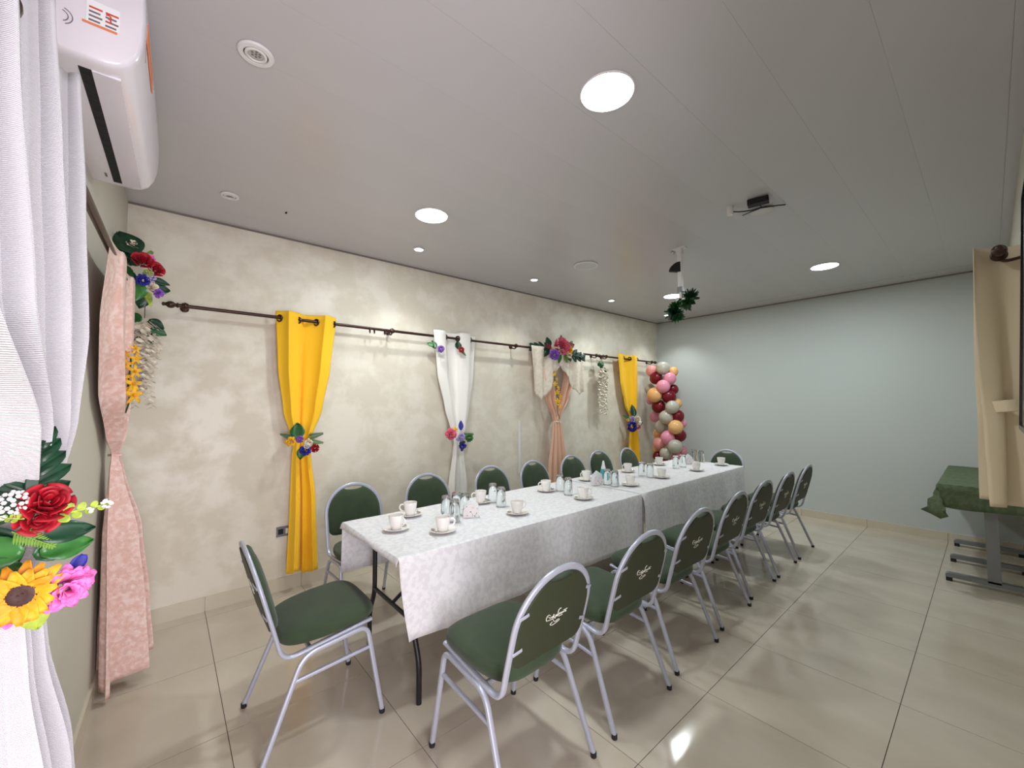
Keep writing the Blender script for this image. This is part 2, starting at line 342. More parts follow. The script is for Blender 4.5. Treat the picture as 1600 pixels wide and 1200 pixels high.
def make_chair():
    root = empty('banquet_chair')
    # continuous back and seat frame
    half = fillet([(.192, .205, .430), (.198, -.170, .382), tuple(bp(AR, 0)), tuple(bp(AR, AS))], [.055, .02], 8)
    arch = [bp(AR*math.cos(a), AS+AR*math.sin(a)) for a in [PI*k/24 for k in range(25)]]
    path = half+arch[1:-1]+[Vector((-p.x, p.y, p.z)) for p in reversed(half)]
    # frame profile: flat oval tube
    MB().sweep(path, rrect(.026, .017, .008, 3), (0, 0, 1)).build('back_frame', M['silver'], root)
    # side frames split into four legs
    prof = rrect(.021, .021, .007, 2)
    for s in (-1, 1):
        full = fillet([(s*.232, -.245, .012), (s*.212, -.095, .383), (s*.212, .178, .414), (s*.232, .245, .012)], [.06, .045], 8)
        mid = len(full)//2
        for a, b in ((full[:mid+1], 0), (full[mid:][::-1], -1)):
            lg = MB().sweep(a, prof, (1, 0, 0)).build('leg', M['silver'], root)
            f = Vector(full[b]); MB().lathe([(0, 0), (.0115, 0), (.013, .003), (.013, .02), (.0, .02)], 10, (f.x, f.y, 0)).build('foot_cap', M['rubber'], lg)
        MB().sweep([(s*.2185, -.128, .292), (s*.2165, .192, .318)], rrect(.016, .016, .005, 2), (1, 0, 0)).build('stretcher', M['silver'], root)
    for y, z in ((-.06, .385), (.13, .402)):
        MB().sweep([(-.2, y, z), (.2, y, z)], rrect(.016, .02, .005, 2), (0, 0, 1)).build('cross_bar', M['silver'], root)
    # seat cushion: rounded outline, domed
    n = 48; out = []
    for k in range(n):
        a = 2*PI*k/n; c, s_ = math.cos(a), math.sin(a); e = .42
        x = .212*math.copysign(abs(c)**e, c); y = .034+.207*math.copysign(abs(s_)**(.62 if s_ < 0 else .45), s_)
        x *= 1-.10*max(0, -(y-.03)/.2)
        out.append((x, y))
    rings = [(.90, 0), (.97, .004), (1.0, .018), (1.0, .036), (.97, .052), (.90, .062), (.72, .071), (.42, .078), (.12, .080)]
    mb = MB(); vs = []; zf = lambda y: .409+.085*(y+.17)*.95
    for q, h in rings:
        for x, y in out:
            yy = .034+(y-.034)*q; vs.append((x*q, yy, zf(yy)+h-(.016*max(0, (yy-.13)/.1)**2 if h > .03 else 0)))
    L_ = len(rings)
    fs = [(i*n+k, i*n+(k+1) % n, (i+1)*n+(k+1) % n, (i+1)*n+k) for i in range(L_-1) for k in range(n)]
    fs += [tuple(range(n))[::-1], tuple((L_-1)*n+k for k in range(n))]
    mb.add(vs, fs).build('seat', M['fabric'], root)
    # backrest outline (x, s)
    ri = AR-.012; O = []
    for k in range(5): a = PI+PI/2*k/4; O.append((-(ri-.045)+.045*math.cos(a), .0+.045+.045*math.sin(a)))
    for k in range(5): a = 1.5*PI+PI/2*k/4; O.append(((ri-.045)+.045*math.cos(a), .0+.045+.045*math.sin(a)))
    a0 = math.radians(67.5)
    for k in range(11): a = a0*k/10; O.append((ri*math.cos(a), AS+ri*math.sin(a)))
    xe, se = ri*math.cos(a0), AS+ri*math.sin(a0)
    for k in range(1, 8): t = k/8; O.append((xe*(1-2*t), se-.011*math.sin(PI*t)**.8-.002))
    for k in range(11): a = PI-a0+a0*k/10; O.append((ri*math.cos(a), AS+ri*math.sin(a)))
    n = len(O); cx, cs = 0, .18
    mb = MB(); vs = []
    rb = [(1.0, -.008), (1.0, .010), (.965, .022), (.88, .030), (.6, .036), (.25, .038)]
    for q, h in rb:
        for x, s_ in O: vs.append(bp(cx+(x-cx)*q, cs+(s_-cs)*q, h))
    L_ = len(rb); fs = [(i*n+k, i*n+(k+1) % n, (i+1)*n+(k+1) % n, (i+1)*n+k) for i in range(L_-1) for k in range(n)]
    fs += [tuple(range(n))[::-1], tuple((L_-1)*n+k for k in range(n))]
    mb.add(vs, fs).build('backrest', M['fabric'], root)
    mb = MB(); vs = []
    rb = [(1.0, -.0085), (.99, -.012), (.5, -.013)]
    for q, h in rb:
        for x, s_ in O: vs.append(bp(cx+(x-cx)*q, cs+(s_-cs)*q, h))
    L_ = len(rb); fs = [(i*n+k, i*n+(k+1) % n, (i+1)*n+(k+1) % n, (i+1)*n+k) for i in range(L_-1) for k in range(n)]
    fs += [tuple(range(n))[::-1], tuple((L_-1)*n+k for k in range(n))]
    bpn = mb.add(vs, fs).build('back_panel', M['vinyl'], root)
    mb = MB()
    for st in EMB:
        pts = smooth_path([bp((x-.024)*.9, (z-.5)*SL+.006, -.0145) for x, z in st], 3)
        mb.tube(pts, .0015, 5)
    e = mb.build('emblem', M['emblem'], bpn); e['label'] = 'white script lettering with a swash'
    for s in (-1, 1):
        for z in (.072, .212):
            MB().sweep([bp(s*.197, z, -.010), bp(s*.168, z+.012, -.0155), bp(s*.160, z+.015, -.0155)], rrect(.003, .014, .0012, 1), (0, LEAN, 1)).build('bracket', M['silver'], root)
    return root
chair = make_chair()
first = [True]
def place_chair(x, y, rz, label, group):
    o = chair if first[0] else copy_tree(chair); first[0] = False
    o.location = (x, y, 0); o.rotation_euler.z = rz; tag(o, label, 'chair', group); return o
# head chair, facing +y
place_chair(1.4955, .805, 0, 'green banquet chair with silver frame standing alone at the table end with bare black legs', 'banquet chairs')
RR = [(2.291, 1.372, 1.5), (2.287, 1.982, .0), (2.262, 2.584, -1), (2.232, 3.198, .5), (2.206, 3.785, -1), (2.207, 4.349, .5), (2.200, 4.937, 1)]
for k, (x, y, a) in enumerate(RR):
    place_chair(x, y, PI/2+math.radians(a), 'green banquet chair, %s from the white wall, on the open floor side of the table' % ORD[6-k], 'banquet chairs')
LR = [(.742, 1.335, -2), (.752, 1.955, -1), (.775, 2.64, 1), (.79, 3.19, 2), (.775, 3.80, 0), (.70, 4.385, -4), (.775, 4.92, 2)]
for k, (x, y, a) in enumerate(LR):
    place_chair(x, y, -PI/2+math.radians(a), 'green banquet chair, %s from the balloon column, between the table and the curtained wall' % ORD[6-k], 'banquet chairs')
place_chair(1.462, 5.365, PI, 'green banquet chair at the table end towards the white wall', 'banquet chairs')

# ------------------------------------------------------------------ long table
TZ = .736
def folding_table(y0, y1, label):
    t = tag(empty('folding_table', (1.478, (y0+y1)/2, 0)), label, 'table', 'folding tables'); h = (y1-y0)/2
    MB().box((-.378, -h, TZ-.035), (.378, h, TZ)).build('tabletop', M['tabletop'], t, False)
    for e in (-1, 1):
        yb = e*(h-.125)
        for s in (-1, 1):
            p = fillet([(s*.24, yb, TZ-.035), (s*.24, yb, .34), (s*.315, yb, .20), (s*.315, yb, 0)], [.06, .06], 5)
            MB().tube(p, .0135, 10).build('leg', M['black_metal'], t)
        MB().tube([(-.24, yb, .36), (.24, yb, .36)], .011, 8).build('cross_bar', M['black_metal'], t)
        MB().tube([(0, yb, .36), (0, e*(h-.62), TZ-.04)], .010, 8).build('brace', M['black_metal'], t)
    return t
folding_table(1.082, 3.075, 'folding table with black tube legs bared at its end beside the lone chair')
folding_table(3.095, 5.045, 'folding table hidden under the white cloth towards the white wall')
def tablecloth(y0, y1, zt, label, e0, e1, seed):
    r = random.Random(seed); ny_ = int((y1-y0)/.02); X0, X1 = 1.478-.388, 1.478+.388
    ph = [r.uniform(0, 6.28) for _ in range(6)]
    rows = []
    sx = [('L', .315), ('L', .25), ('L', .18), ('L', .11), ('L', .05), ('L', .015)]+[('T', t) for t in (0, .004, .012, .03, .1, .3, .5, .7, .9, .97, .988, .996, 1)]+[('R', d) for d in (.015, .05, .1, .15, .2, .25, .3, .35, .385)]
    ys = [y0+(y1-y0)*k/ny_ for k in range(ny_+1)]
    vs = []
    for y in ys:
        wv = math.sin(y*9+ph[0])*.5+math.sin(y*17+ph[1])*.35+math.sin(y*31+ph[2])*.18
        wv2 = math.sin(y*8+ph[3])*.5+math.sin(y*15+ph[4])*.35+math.sin(y*27+ph[5])*.2
        for k, t in sx:
            if k == 'T':
                x = X0+(X1-X0)*t; z = zt-.004*(1-min(1, min(t, 1-t)/.012))
                z += .0006*math.sin(y*23+t*9)
            elif k == 'R': x = X1+.004+(t/.385)*(.016+.024*wv)+(.03*math.exp(-(y-y0)/.06)*min(1, t/.05) if e0 == 0 else 0); z = zt-.006-t*(.97+.03*math.sin(y*1.3+ph[0])); yo = .05*(t/.385)**1.5*max(0, 1-(y-y0)/.25) if e0 > 0 else 0
            else: x = X0-.004-(t/.315)*(.012+.016*wv2); z = zt-.006-t*(1+.05*math.sin(y*1.7+ph[1]))
            vs.append([x, y+(yo if k == 'R' else 0), z])
    n = len(sx)
    fs = [(i*n+k, i*n+k+1, (i+1)*n+k+1, (i+1)*n+k) for i in range(len(ys)-1) for k in range(n-1)]
    # end flaps: bend the outer few rows of the top downwards
    for end, d in ((0, e0), (1, e1)):
        if d <= 0: continue
        base = len(vs); yy = y0 if end == 0 else y1; sgn = -1 if end == 0 else 1
        idx0 = 0 if end == 0 else (len(ys)-1)*n
        tops = [idx0+k for k in range(6, 6+13)]
        prev = tops
        for q, fr in enumerate((.25, .6, 1)):
            new = []
            for ti in tops:
                x, y, z = vs[ti]; new.append(len(vs)); tx = (x-X0)/(X1-X0)
                vs.append([x, y+sgn*(.006+.004*q+.004*math.sin(x*20)), z-d*fr*(.8+.25*math.sin(x*7))])
            fs += [(prev[k], prev[k+1], new[k+1], new[k]) for k in range(len(tops)-1)]
            prev = new
    o = MB().add(vs, fs).build('tablecloth', M['cloth'], solid=.002)
    return tag(o, label, 'tablecloth')
tablecloth(1.064, 3.065, TZ+.006, 'white damask cloth over the table end beside the lone chair', .032, 0, 3)
tablecloth(3.045, 5.06, TZ+.010, 'white damask cloth over the table towards the white wall', 0, .16, 5)
TT = TZ+.0075; 
def tabz(y): return TZ+.0125 if y > 3.045 else TZ+.0085

# ------------------------------------------------------------------ tableware
cupm = MB().lathe([(0, .006), (.024, .006), (.026, 0), (.028, .002), (.029, .010), (.036, .035), (.040, .060), (.0415, .076), (.0405, .0775), (.039, .076), (.0375, .058), (.033, .033), (.025, .012), (0, .010)], 24).mesh('bowl', M['china'])
hp = smooth_path([(.037, 0, .062), (.052, 0, .066), (.064, 0, .055), (.062, 0, .038), (.050, 0, .026), (.033, 0, .022)], 4)
hm = MB().sweep(hp, rrect(.009, .006, .0025, 2), (0, 1, 0)).mesh('handle', M['china'])
saum = MB().lathe([(0, .004), (.026, .004), (.030, 0), (.034, 0), (.045, .006), (.068, .0125), (.0745, .0165), (.0735, .018), (.066, .0150), (.044, .009), (.030, .0075), (0, .0075)], 32).mesh('saucer', M['china'])
def spoon_mesh():
    mb = MB(); n = 10
    vs = []; ring = 8
    for i in range(6):
        q = i/5
        for k in range(12):
            a = 2*PI*k/12; vs.append((.019*q*math.cos(a), .0125*q*math.sin(a), .0035*q*q+.0005))
    fs = [(i*12+k, i*12+(k+1) % 12, (i+1)*12+(k+1) % 12, (i+1)*12+k) for i in range(5) for k in range(12)]
    mb.add(vs, fs)
    mb.sweep([(.017, 0, .004), (.03, 0, .007), (.06, 0, .008), (.10, 0, .006)], rrect(.006, .0018, .0007, 1), (0, 0, 1), scale=[.7, .6, .8, 1.5])
    return mb.mesh('teaspoon', M['steel'])
spm = spoon_mesh()
def cup_set(px, py, side, k, hdir, sdir, who=None):
    p = onz(px, py, .7525); z = tabz(p.y); p.z = z
    where = who or '%s along the %s from the bare-legged table end' % (ORD[k], side)
    s = bpy.data.objects.new('saucer', saum); COL.objects.link(s); s.location = p
    tag(s, 'white saucer, %s' % where, 'saucer', 'saucers on the long table')
    c = tag(empty('coffee_cup', (p.x, p.y, z+.0078), math.radians(hdir)), 'white coffee cup, %s' % where, 'cup', 'coffee cups on the long table')
    for me, nm in ((cupm, 'bowl'), (hm, 'handle')):
        o = bpy.data.objects.new(nm, me); COL.objects.link(o); o.parent = c
    t = bpy.data.objects.new('teaspoon', spm); COL.objects.link(t)
    a = math.radians(sdir); t.location = (p.x+.052*math.cos(a), p.y+.052*math.sin(a), z+.0148); t.rotation_euler = (0, math.radians(-4), a+math.radians(100))
    tag(t, 'steel teaspoon on the saucer, %s' % where, 'spoon', 'teaspoons on the saucers')
cup_set(619, 826, '', 0, 20, 100, 'alone at the middle of the bare-legged table end')
for k, (px, py, hd, sd) in enumerate([(641, 804, -120, 70), (751, 784, -110, 80), (853, 766, -110, 60), (916, 750, -100, 60), (981, 737, -110, 60), (1030, 726, -100, 60)]):
    cup_set(px, py, 'curtain side', k, hd, sd)
for k, (px, py, hd, sd) in enumerate([(692, 829, 60, -120), (808, 801, 80, -110), (911, 778, 60, -120), (985, 758, 100, -120), (1034, 746, 100, -120), (1088, 735, 110, -120)]):
    cup_set(px, py, 'open floor side', k, hd, sd)
cup_set(1127, 726.5, '', 0, 120, -120, 'alone at the table end towards the white wall')
gprof = [(.0325, 0), (.0335, .001), (.0328, .035), (.0305, .082), (.0288, .118), (.0275, .127), (.0245, .130), (0, .130), (0, .116), (.022, .115), (.0262, .108), (.0282, .082), (.0306, .035), (.0312, .002)]
glm = MB().lathe(gprof, 28, flute=[0, 0, 0, .02, .05, .05, 0, 0, 0, 0, 0, 0, 0, 0]).mesh('tumbler', M['glass'])
GL = [([(697, 806), (713, 800), (710, 813), (726, 802)], 'of the four by the napkin holder near the bare-legged table end'),
      ([(770, 783), (783, 790)], 'second curtain-side cup'), ([(875, 766), (888, 772)], 'third curtain-side cup'), ([(949, 757), (961, 759.5)], 'teal paper cone'),
      ([(1003, 743), (1016, 745.5)], 'fifth curtain-side cup'), ([(1056, 731), (1067, 729)], 'sixth curtain-side cup'), ([(1085, 719.5), (1096, 721.5)], 'cup nearest the white wall')]
for pts, lab in GL:
    for q, (px, py) in enumerate(pts):
        p = onz(px, py, .75); g = bpy.data.objects.new('tumbler', glm); COL.objects.link(g); g.location = (p.x, p.y, tabz(p.y)+.0006)
        if len(pts) == 4: tag(g, 'upturned clear glass tumbler '+lab, 'glass', 'tumblers by the napkin holder')
        else: tag(g, 'upturned tumbler nearer the %s, of the pair by the %s' % (('curtains', 'open floor')[q], lab), 'glass', 'paired tumblers on the table')
def napkin_holder(px, py, rz, label, n=5):
    p = onz(px, py, .75); r = tag(empty('napkin_holder', (p.x, p.y, tabz(p.y)), math.radians(rz)), label, 'napkin holder', 'napkin holders')
    MB().box((-.05, -.024, 0), (.05, .024, .004)).build('base', M['floral_paper'], r, False)
    for s in (-1, 1):
        pr = [(-.05, s*.022, .003), (.05, s*.022, .003), (.05, s*.022, .045), (.03, s*.022, .075), (0, s*.022, .085), (-.03, s*.022, .075), (-.05, s*.022, .045)]
        MB().prism(pr, (0, s*.0025, 0)).build('side_plate', M['floral_paper'], r, False)
    for k in range(n):
        y = -.016+.008*k; a = R.uniform(-.2, .2); h = R.uniform(.095, .12)
        MB().prism([(-.045, y, .004), (.045, y, .004), (.045+a*.02, y+a*.02, h*.75), (.0, y+a*.03, h), (-.045, y-a*.02, h*.7)], (0, .003, 0)).build('napkin', M['paper'], r, False)
napkin_holder(736, 806, 60, 'floral printed napkin holder by the four upturned tumblers')
napkin_holder(933, 757, 70, 'floral printed napkin holder behind the teal paper cone')
napkin_holder(1076, 725, 70, 'floral printed napkin holder near the table end towards the white wall')
p = onz(937, 752, .75); tc = tag(empty('paper_cone', (p.x-.01, p.y+.07, tabz(p.y))), 'teal and white pointed paper cone standing on the table', 'paper cone')
MB().lathe([(.052, 0), (.040, .06), (.026, .105), (.025, .105), (.0, .105)], 4).build('cone_base', M['teal'], tc)
MB().lathe([(.0265, .104), (.016, .14), (.011, .168), (.005, .176), (0, .177)], 4).build('cone_tip', M['paper'], tc)

# ------------------------------------------------------------------ curtain rods
def finial(mb, p, d):
    mb.lathe([(.0, 0), (.016, 0), (.018, .006), (.012, .012), (.012, .018), (.020, .026), (.024, .040), (.021, .054), (.012, .064), (.010, .070), (.013, .076), (.011, .084), (0, .088)], 16, p, d)
def rod(name, a, b, r, wall, brk, label, fa=True, fb=True):
    """wall: function point -> foot of bracket on wall"""
    a, b = Vector(a), Vector(b); d = (b-a).normalized(); t = tag(empty(name, a), label, 'curtain rod', 'curtain rods')
    def B(mb, n): mb.xf(Matrix.Translation(-a)); return mb.build(n, M['rod'], t)
    B(MB().tube([a, b], r, 12), 'pole')
    if fa: mb = MB(); finial(mb, a, -d); B(mb, 'finial')
    if fb: mb = MB(); finial(mb, b, d); B(mb, 'finial')
    for s in brk:
        p = a+d*s; q = wall(p); mb = MB(); n = (q-p).normalized()
        mb.torus(p, r+.006, .007, d, 16, 8); mb.lathe([(0, -.018), (r+.006, -.018), (r+.011, 0), (r+.006, .018), (0, .018)], 14, p, d)
        mb.tube(smooth_path([p-Vector((0, 0, r)), p+n*.02-Vector((0, 0, .03)), q*.7+p*.3-Vector((0, 0, .02)), q], 4), .007, 8)
        mb.lathe([(.026, 0), (.026, .005), (.018, .010), (0, .012)], 16, q, -n); B(mb, 'bracket')
    return t
RZ = 2.118; RX = .10
ww = lambda p: Vector((0.0, p.y, p.z))
rod('curtain_rod', (RX, .285, RZ+.006), (RX, 4.83, RZ-.012), .0125, ww, (.035, 1.52, 3.03, 4.52), 'long dark bronze rod on the stucco wall, from the room corner to the white wisteria')
rod('curtain_rod', (RX, 5.00, RZ-.012), (RX, 6.30, RZ-.018), .0125, ww, (.03, 1.24), 'short dark bronze rod carrying the yellow curtain next to the balloon column')
SRY = lambda x: sy(x)+.068
rod('curtain_rod', (.36, SRY(.36), 2.085), (3.2, SRY(3.2), 2.085), .0135, lambda p: Vector((p.x, sy(p.x), p.z)), (.12, 1.74), 'dark bronze rod on the wall below the air conditioner')
rod('curtain_rod', (3.690, 2.97, 2.088), (3.690, 4.9, 2.088), .014, lambda p: Vector((3.8, p.y, p.z)), (.05, 1.8), 'dark bronze rod on the wall behind the black screen', True, True)
for px, py in ((578, 515), (585, 516), (601, 518)):
    p = onx(px, py, RX); o = MB().torus((0, 0, 0), .023, .0045, (.25, 1, .05), 20, 8).build('curtain_ring', M['rod']); o.location = (RX, p.y, RZ-.012-.0045)
    tag(o, 'empty dark bronze curtain ring on the long rod', 'curtain ring', 'loose rings on the long rod')

# ------------------------------------------------------------------ curtains
def lerp_rows(rows, z):
    for a, b in zip(rows[:-1], rows[1:]):
        if a[0] >= z >= b[0]:
            t = (a[0]-z)/(a[0]-b[0]) if a[0] > b[0] else 0; t = t*t*(3-2*t)*.5+t*.5
            return [a[i]+(b[i]-a[i])*t for i in range(1, 5)]
    return rows[-1][1:] if z < rows[-1][0] else rows[0][1:]
def curtain_mb(rows, nf, place, cols=96, nz=60, ph=0, hem=0, seed=1, u0=0, u1=1, rag=0):
    r = random.Random(seed); pa = [r.uniform(0, 6.28) for _ in range(4)]
    z1, z0 = rows[0][0], rows[-1][0]; vs = []
    for j in range(nz+1):
        v = j/nz; z = z1+(z0-z1)*v; c, wd, off, amp = lerp_rows(rows, z)
        for i in range(cols+1):
            u = u0+(u1-u0)*i/cols
            wob = .12*math.sin(3*v+pa[0])*math.sin(PI*u)
            q = 2*PI*nf*(u+wob*.12*v)+ph
            f = math.cos(q)+v*.26*math.cos(2*q+pa[1]+2*v)+v*.15*math.cos(.5*q+pa[2])+min(1, v*1.6)*.34*math.cos(3*q+pa[0]+v)
            a = c+(u-.5)*wd+wd*.035*math.sin(2*q+pa[3])
            zz = z
            if v > .9: zz += (v-.9)*10*(hem*(u-.5)+rag*math.sin(q*1.0+1))
            vs.append(place(a, off+amp*f, zz))
    n = cols+1
    return MB().add(vs, [(j*n+i, j*n+i+1, (j+1)*n+i+1, (j+1)*n+i) for j in range(nz) for i in range(cols)])
def eyelets(t, rows, nf, place, axis, z, rad=.024, ph=0, tilt=.75):
    c, wd, off, amp = lerp_rows(rows, z)
    for k in range(-8, 12):
        u = ((k+.5)*PI-ph)/(2*PI*nf)
        if not 0 <= u <= 1: continue
        p0 = place(c+(u-.5)*wd, RX if axis == 'y' else 0, z)
        ax = Vector((-.55, 1, 0)) if axis == 'y' else Vector((1, tilt*(-1 if k % 2 == 0 else 1), 0))
        MB().torus(p0, rad, .0065, ax, 20, 8).build('eyelet', M['eyelet'], t)
west = lambda a, o, z: (o, a, z)
def west_curtain(name, label, rows, nf, m_, eye=True, ph=0, hem=0, seed=1, rag=0, cols=96):
    t = tag(empty(name, (0, 0, 0)), label, 'curtain', None)
    curtain_mb(rows, nf, west, cols, 64, ph, hem, seed, rag=rag).build('drape', m_, t, solid=.0015)
    if eye: eyelets(t, rows, nf, west, 'y', RZ-.002, ph=ph)
    return t
def fix_origin(t, loc):
    """move a thing's empty to its base without moving its parts"""
    t.location = loc
    for c in t.children: c.matrix_parent_inverse = Matrix.Translation(-Vector(loc))
YC = [(2.175, 1.085, .43, .10, .050), (1.75, 1.075, .37, .10, .045), (1.4, 1.068, .27, .10, .034), (1.2, 1.062, .15, .10, .025), (1.12, 1.06, .11, .10, .020), (1.05, 1.062, .13, .10, .026), (.7, 1.08, .175, .10, .038), (.14, 1.086, .215, .10, .045)]
t = west_curtain('yellow_curtain', 'bright yellow curtain beside the wall socket, tied with a flower spray', YC, 1.6, M['yellow'], ph=-2.01, seed=3, hem=-.03, rag=.02); fix_origin(t, (.1, 1.085, .1))
WC = [(2.175, 2.497, .53, .10, .048), (1.75, 2.505, .46, .10, .044), (1.4, 2.52, .32, .10, .038), (1.2, 2.53, .21, .10, .028), (1.06, 2.525, .11, .10, .020), (.98, 2.525, .14, .10, .028), (.6, 2.53, .26, .10, .040), (.14, 2.53, .30, .10, .045)]
t = west_curtain('white_curtain', 'plain white curtain on the stucco wall, tied with pink and blue flowers', WC, 1.75, M['white_cloth'], ph=-1.2, seed=5); fix_origin(t, (.1, 2.53, .1))
Y2 = [(2.165, 5.58, .62, .10, .050), (1.75, 5.60, .56, .10, .046), (1.4, 5.635, .42, .10, .036), (1.22, 5.66, .19, .10, .026), (1.16, 5.665, .15, .10, .022), (1.05, 5.68, .27, .10, .03), (.6, 5.68, .40, .10, .040), (.14, 5.67, .42, .10, .045)]
t = west_curtain('yellow_curtain', 'bright yellow curtain next to the balloon column', Y2, 1.7, M['yellow'], ph=-1.2, seed=8); fix_origin(t, (.1, 5.69, .1))
# peach curtain with lace swags
t = tag(empty('lace_curtain'), 'peach voile curtain with ivory lace swags, hung beside the white wisteria', 'curtain')
PL = [(2.128, 3.70, .30, .10, .03), (1.8, 3.76, .24, .10, .028), (1.5, 3.86, .17, .10, .024), (1.26, 3.955, .10, .10, .02), (1.2, 3.965, .08, .10, .02)]
PR = [(2.128, 4.29, .30, .10, .03), (1.8, 4.24, .22, .10, .028), (1.5, 4.13, .15, .10, .024), (1.26, 4.0, .09, .10, .02), (1.2, 3.975, .08, .10, .02)]
PB = [(1.22, 3.97, .11, .105, .022), (1.1, 3.975, .16, .105, .028), (.7, 3.96, .26, .105, .036), (.14, 3.95, .32, .105, .042)]
curtain_mb(PL, 2, west, 48, 40, .4, 0, 2).build('drape', M['pink_cloth'], t, solid=.001)
curtain_mb(PR, 2, west, 48, 40, 1.4, 0, 4).build('drape', M['pink_cloth'], t, solid=.001)
curtain_mb(PB, 3, west, 64, 40, .4, 0, 6).build('lower_drape', M['pink_cloth'], t, solid=.001)
def swag(y0, y1, zt, pts_low, x):
    """lace swag: top edge y0..y1 on the rod, lower edge through pts_low (y, z)"""
    n = 40; vs = []
    for i in range(n+1):
        u = i/n; y = y0+(y1-y0)*u
        q = u*(len(pts_low)-1); k = min(int(q), len(pts_low)-2); f = q-k
        yl = pts_low[k][0]*(1-f)+pts_low[k+1][0]*f; zl = pts_low[k][1]*(1-f)+pts_low[k+1][1]*f
        zl += .012*abs(math.sin(u*26))
        for j in range(17):
            v = j/16; vs.append((x+.022*math.cos(u*17+v*2)*(.3+.7*v)+.01*v, y*(1-v)+yl*v, zt*(1-v)+zl*v))
    return MB().add(vs, [(i*17+j, i*17+j+1, (i+1)*17+j+1, (i+1)*17+j) for i in range(n) for j in range(16)])
swag(3.52, 3.98, 2.135, [(3.57, 1.58), (3.66, 1.47), (3.76, 1.52), (3.90, 1.72), (4.0, 1.93)], .135).build('lace_swag', M['pale_lace'], t, solid=.001)
swag(4.02, 4.47, 2.13, [(4.02, 1.93), (4.13, 1.78), (4.26, 1.62), (4.38, 1.53), (4.45, 1.60)], .135).build('lace_swag', M['pale_lace'], t, solid=.001)
MB().torus((.105, 3.972, 1.21), .03, .008, (0, 0, 1), 16, 8).build('tieback', M['pale_lace'], t)
fix_origin(t, (.1, 3.96, .1))
# pink lace curtain in the corner (south wall)
south = lambda a, o, z: (a, sy(a)+max(o, .004), z)
t = tag(empty('lace_curtain'), 'dusty pink lace curtain in the room corner, gathered at its waist', 'curtain')
CP = [(2.112, .90, .98, .088, .012), (1.8, .87, .90, .074, .030), (1.5, .78, .66, .062, .044), (1.3, .70, .30, .052, .034), (1.19, .66, .10, .046, .012), (1.12, .66, .16, .052, .024), (.8, .65, .38, .080, .062), (.4, .60, .42, .092, .080), (.045, .57, .46, .100, .090)]
curtain_mb(CP, 2.2, south, 140, 70, 2.0, 0, 12, rag=.03).build('drape', M['lace'], t, solid=.001)
MB().torus((.66, sy(.66)+.046, 1.19), .026, .005, (0, 0, 1), 16, 8).build('tieback', M['lace'], t)
fix_origin(t, (.63, .09, .05))
# white linen curtain, foreground
t = tag(empty('linen_curtain'), 'coarse white linen curtain under the air conditioner, tied with a sunflower bouquet', 'curtain')
LC = [(2.165, 2.77, .92, .068, .055), (1.9, 2.77, .92, .072, .066), (1.6, 2.73, .82, .080, .070), (1.42, 2.56, .42, .080, .058), (1.27, 2.47, .24, .068, .044), (1.10, 2.46, .20, .060, .036), (.98, 2.46, .22, .064, .040), (.75, 2.48, .32, .078, .060), (.4, 2.50, .46, .090, .075), (.06, 2.50, .56, .095, .08)]
LPH = -1.95
curtain_mb(LC, 4, south, 160, 70, LPH, 0, 21).build('drape', M['linen'], t, solid=.002)
c, wd, off, amp = lerp_rows(LC, 2.085)
for k in range(-6, 12):
    u = ((k+.5)*PI-LPH)/(2*PI*4)
    if 0 <= u <= 1:
        a = c+(u-.5)*wd; MB().torus((a, SRY(a), 2.085), .027, .007, (1, .45, 0), 20, 8).build('eyelet', M['eyelet'], t)
fix_origin(t, (2.5, .04, .05))
# cream curtain, east wall
east = lambda a, o, z: (3.8-o, a, z)
t = tag(empty('cream_curtain'), 'short cream curtain gathered with a matching band beside the black screen', 'curtain')
CC = [(2.135, 3.22, .42, .110, .072), (1.9, 3.22, .42, .112, .070), (1.6, 3.20, .34, .115, .066), (1.46, 3.19, .28, .118, .060), (1.38, 3.19, .28, .118, .060), (1.2, 3.20, .34, .118, .066), (.985, 3.20, .38, .122, .070)]
curtain_mb(CC, 2, east, 80, 50, 0, 0, 31).build('drape', M['cream_cloth'], t, solid=.002)
MB().sweep([(3.8-.112+.076*math.cos(a), 3.19+.16*math.sin(a), 1.425+.01*math.cos(a)) for a in [2*PI*k/28 for k in range(28)]], rrect(.004, .05, .0015, 1), (0, 0, 1), True).build('tieback', M['cream_cloth'], t)
fix_origin(t, (3.68, 3.2, 1.0))

# ------------------------------------------------------------------ artificial flowers
def basis(n, roll=0):
    n = Vector(n).normalized(); u = Vector((0, 0, 1))-n*n.z
    if u.length < 1e-3: u = Vector((0, 1, 0))
    u.normalize(); r = u.cross(n); c, s = math.cos(roll), math.sin(roll)
    u2, r2 = u*c-r*s, r*c+u*s
    return Matrix((r2, u2, n)).transposed().to_4x4()   # local x right, y up, z out
def petal(mb, L, W, cup, M4, tip=.0, nseg=5, curl=0):
    """petal lying along +y from origin, rising in z by cup"""
    vs = []
    for i in range(nseg+1):
        t = i/nseg; w_ = W*math.sin(PI*(t*.86+.07))**.7*(1-tip*t)
        y = L*t; z = cup*t*t-curl*max(0, t-.6)**2*6*L
        for sx in (-1, -.5, 0, .5, 1): vs.append(M4 @ Vector((w_*sx*.5, y, z+.10*W*abs(sx)**2)))
    mb.add(vs, [(i*5+k, i*5+k+1, (i+1)*5+k+1, (i+1)*5+k) for i in range(nseg) for k in range(4)])
def rz_(a): return Matrix.Rotation(a, 4, 'Z')
def rx_(a): return Matrix.Rotation(a, 4, 'X')
def put(mb, name, m_, parent, pos, n, roll=0, solid=.0006):
    mb.xf(Matrix.Translation(Vector(pos)-parent.location) @ basis(n, roll)); return mb.build(name, m_, parent, solid=solid, fix=False)
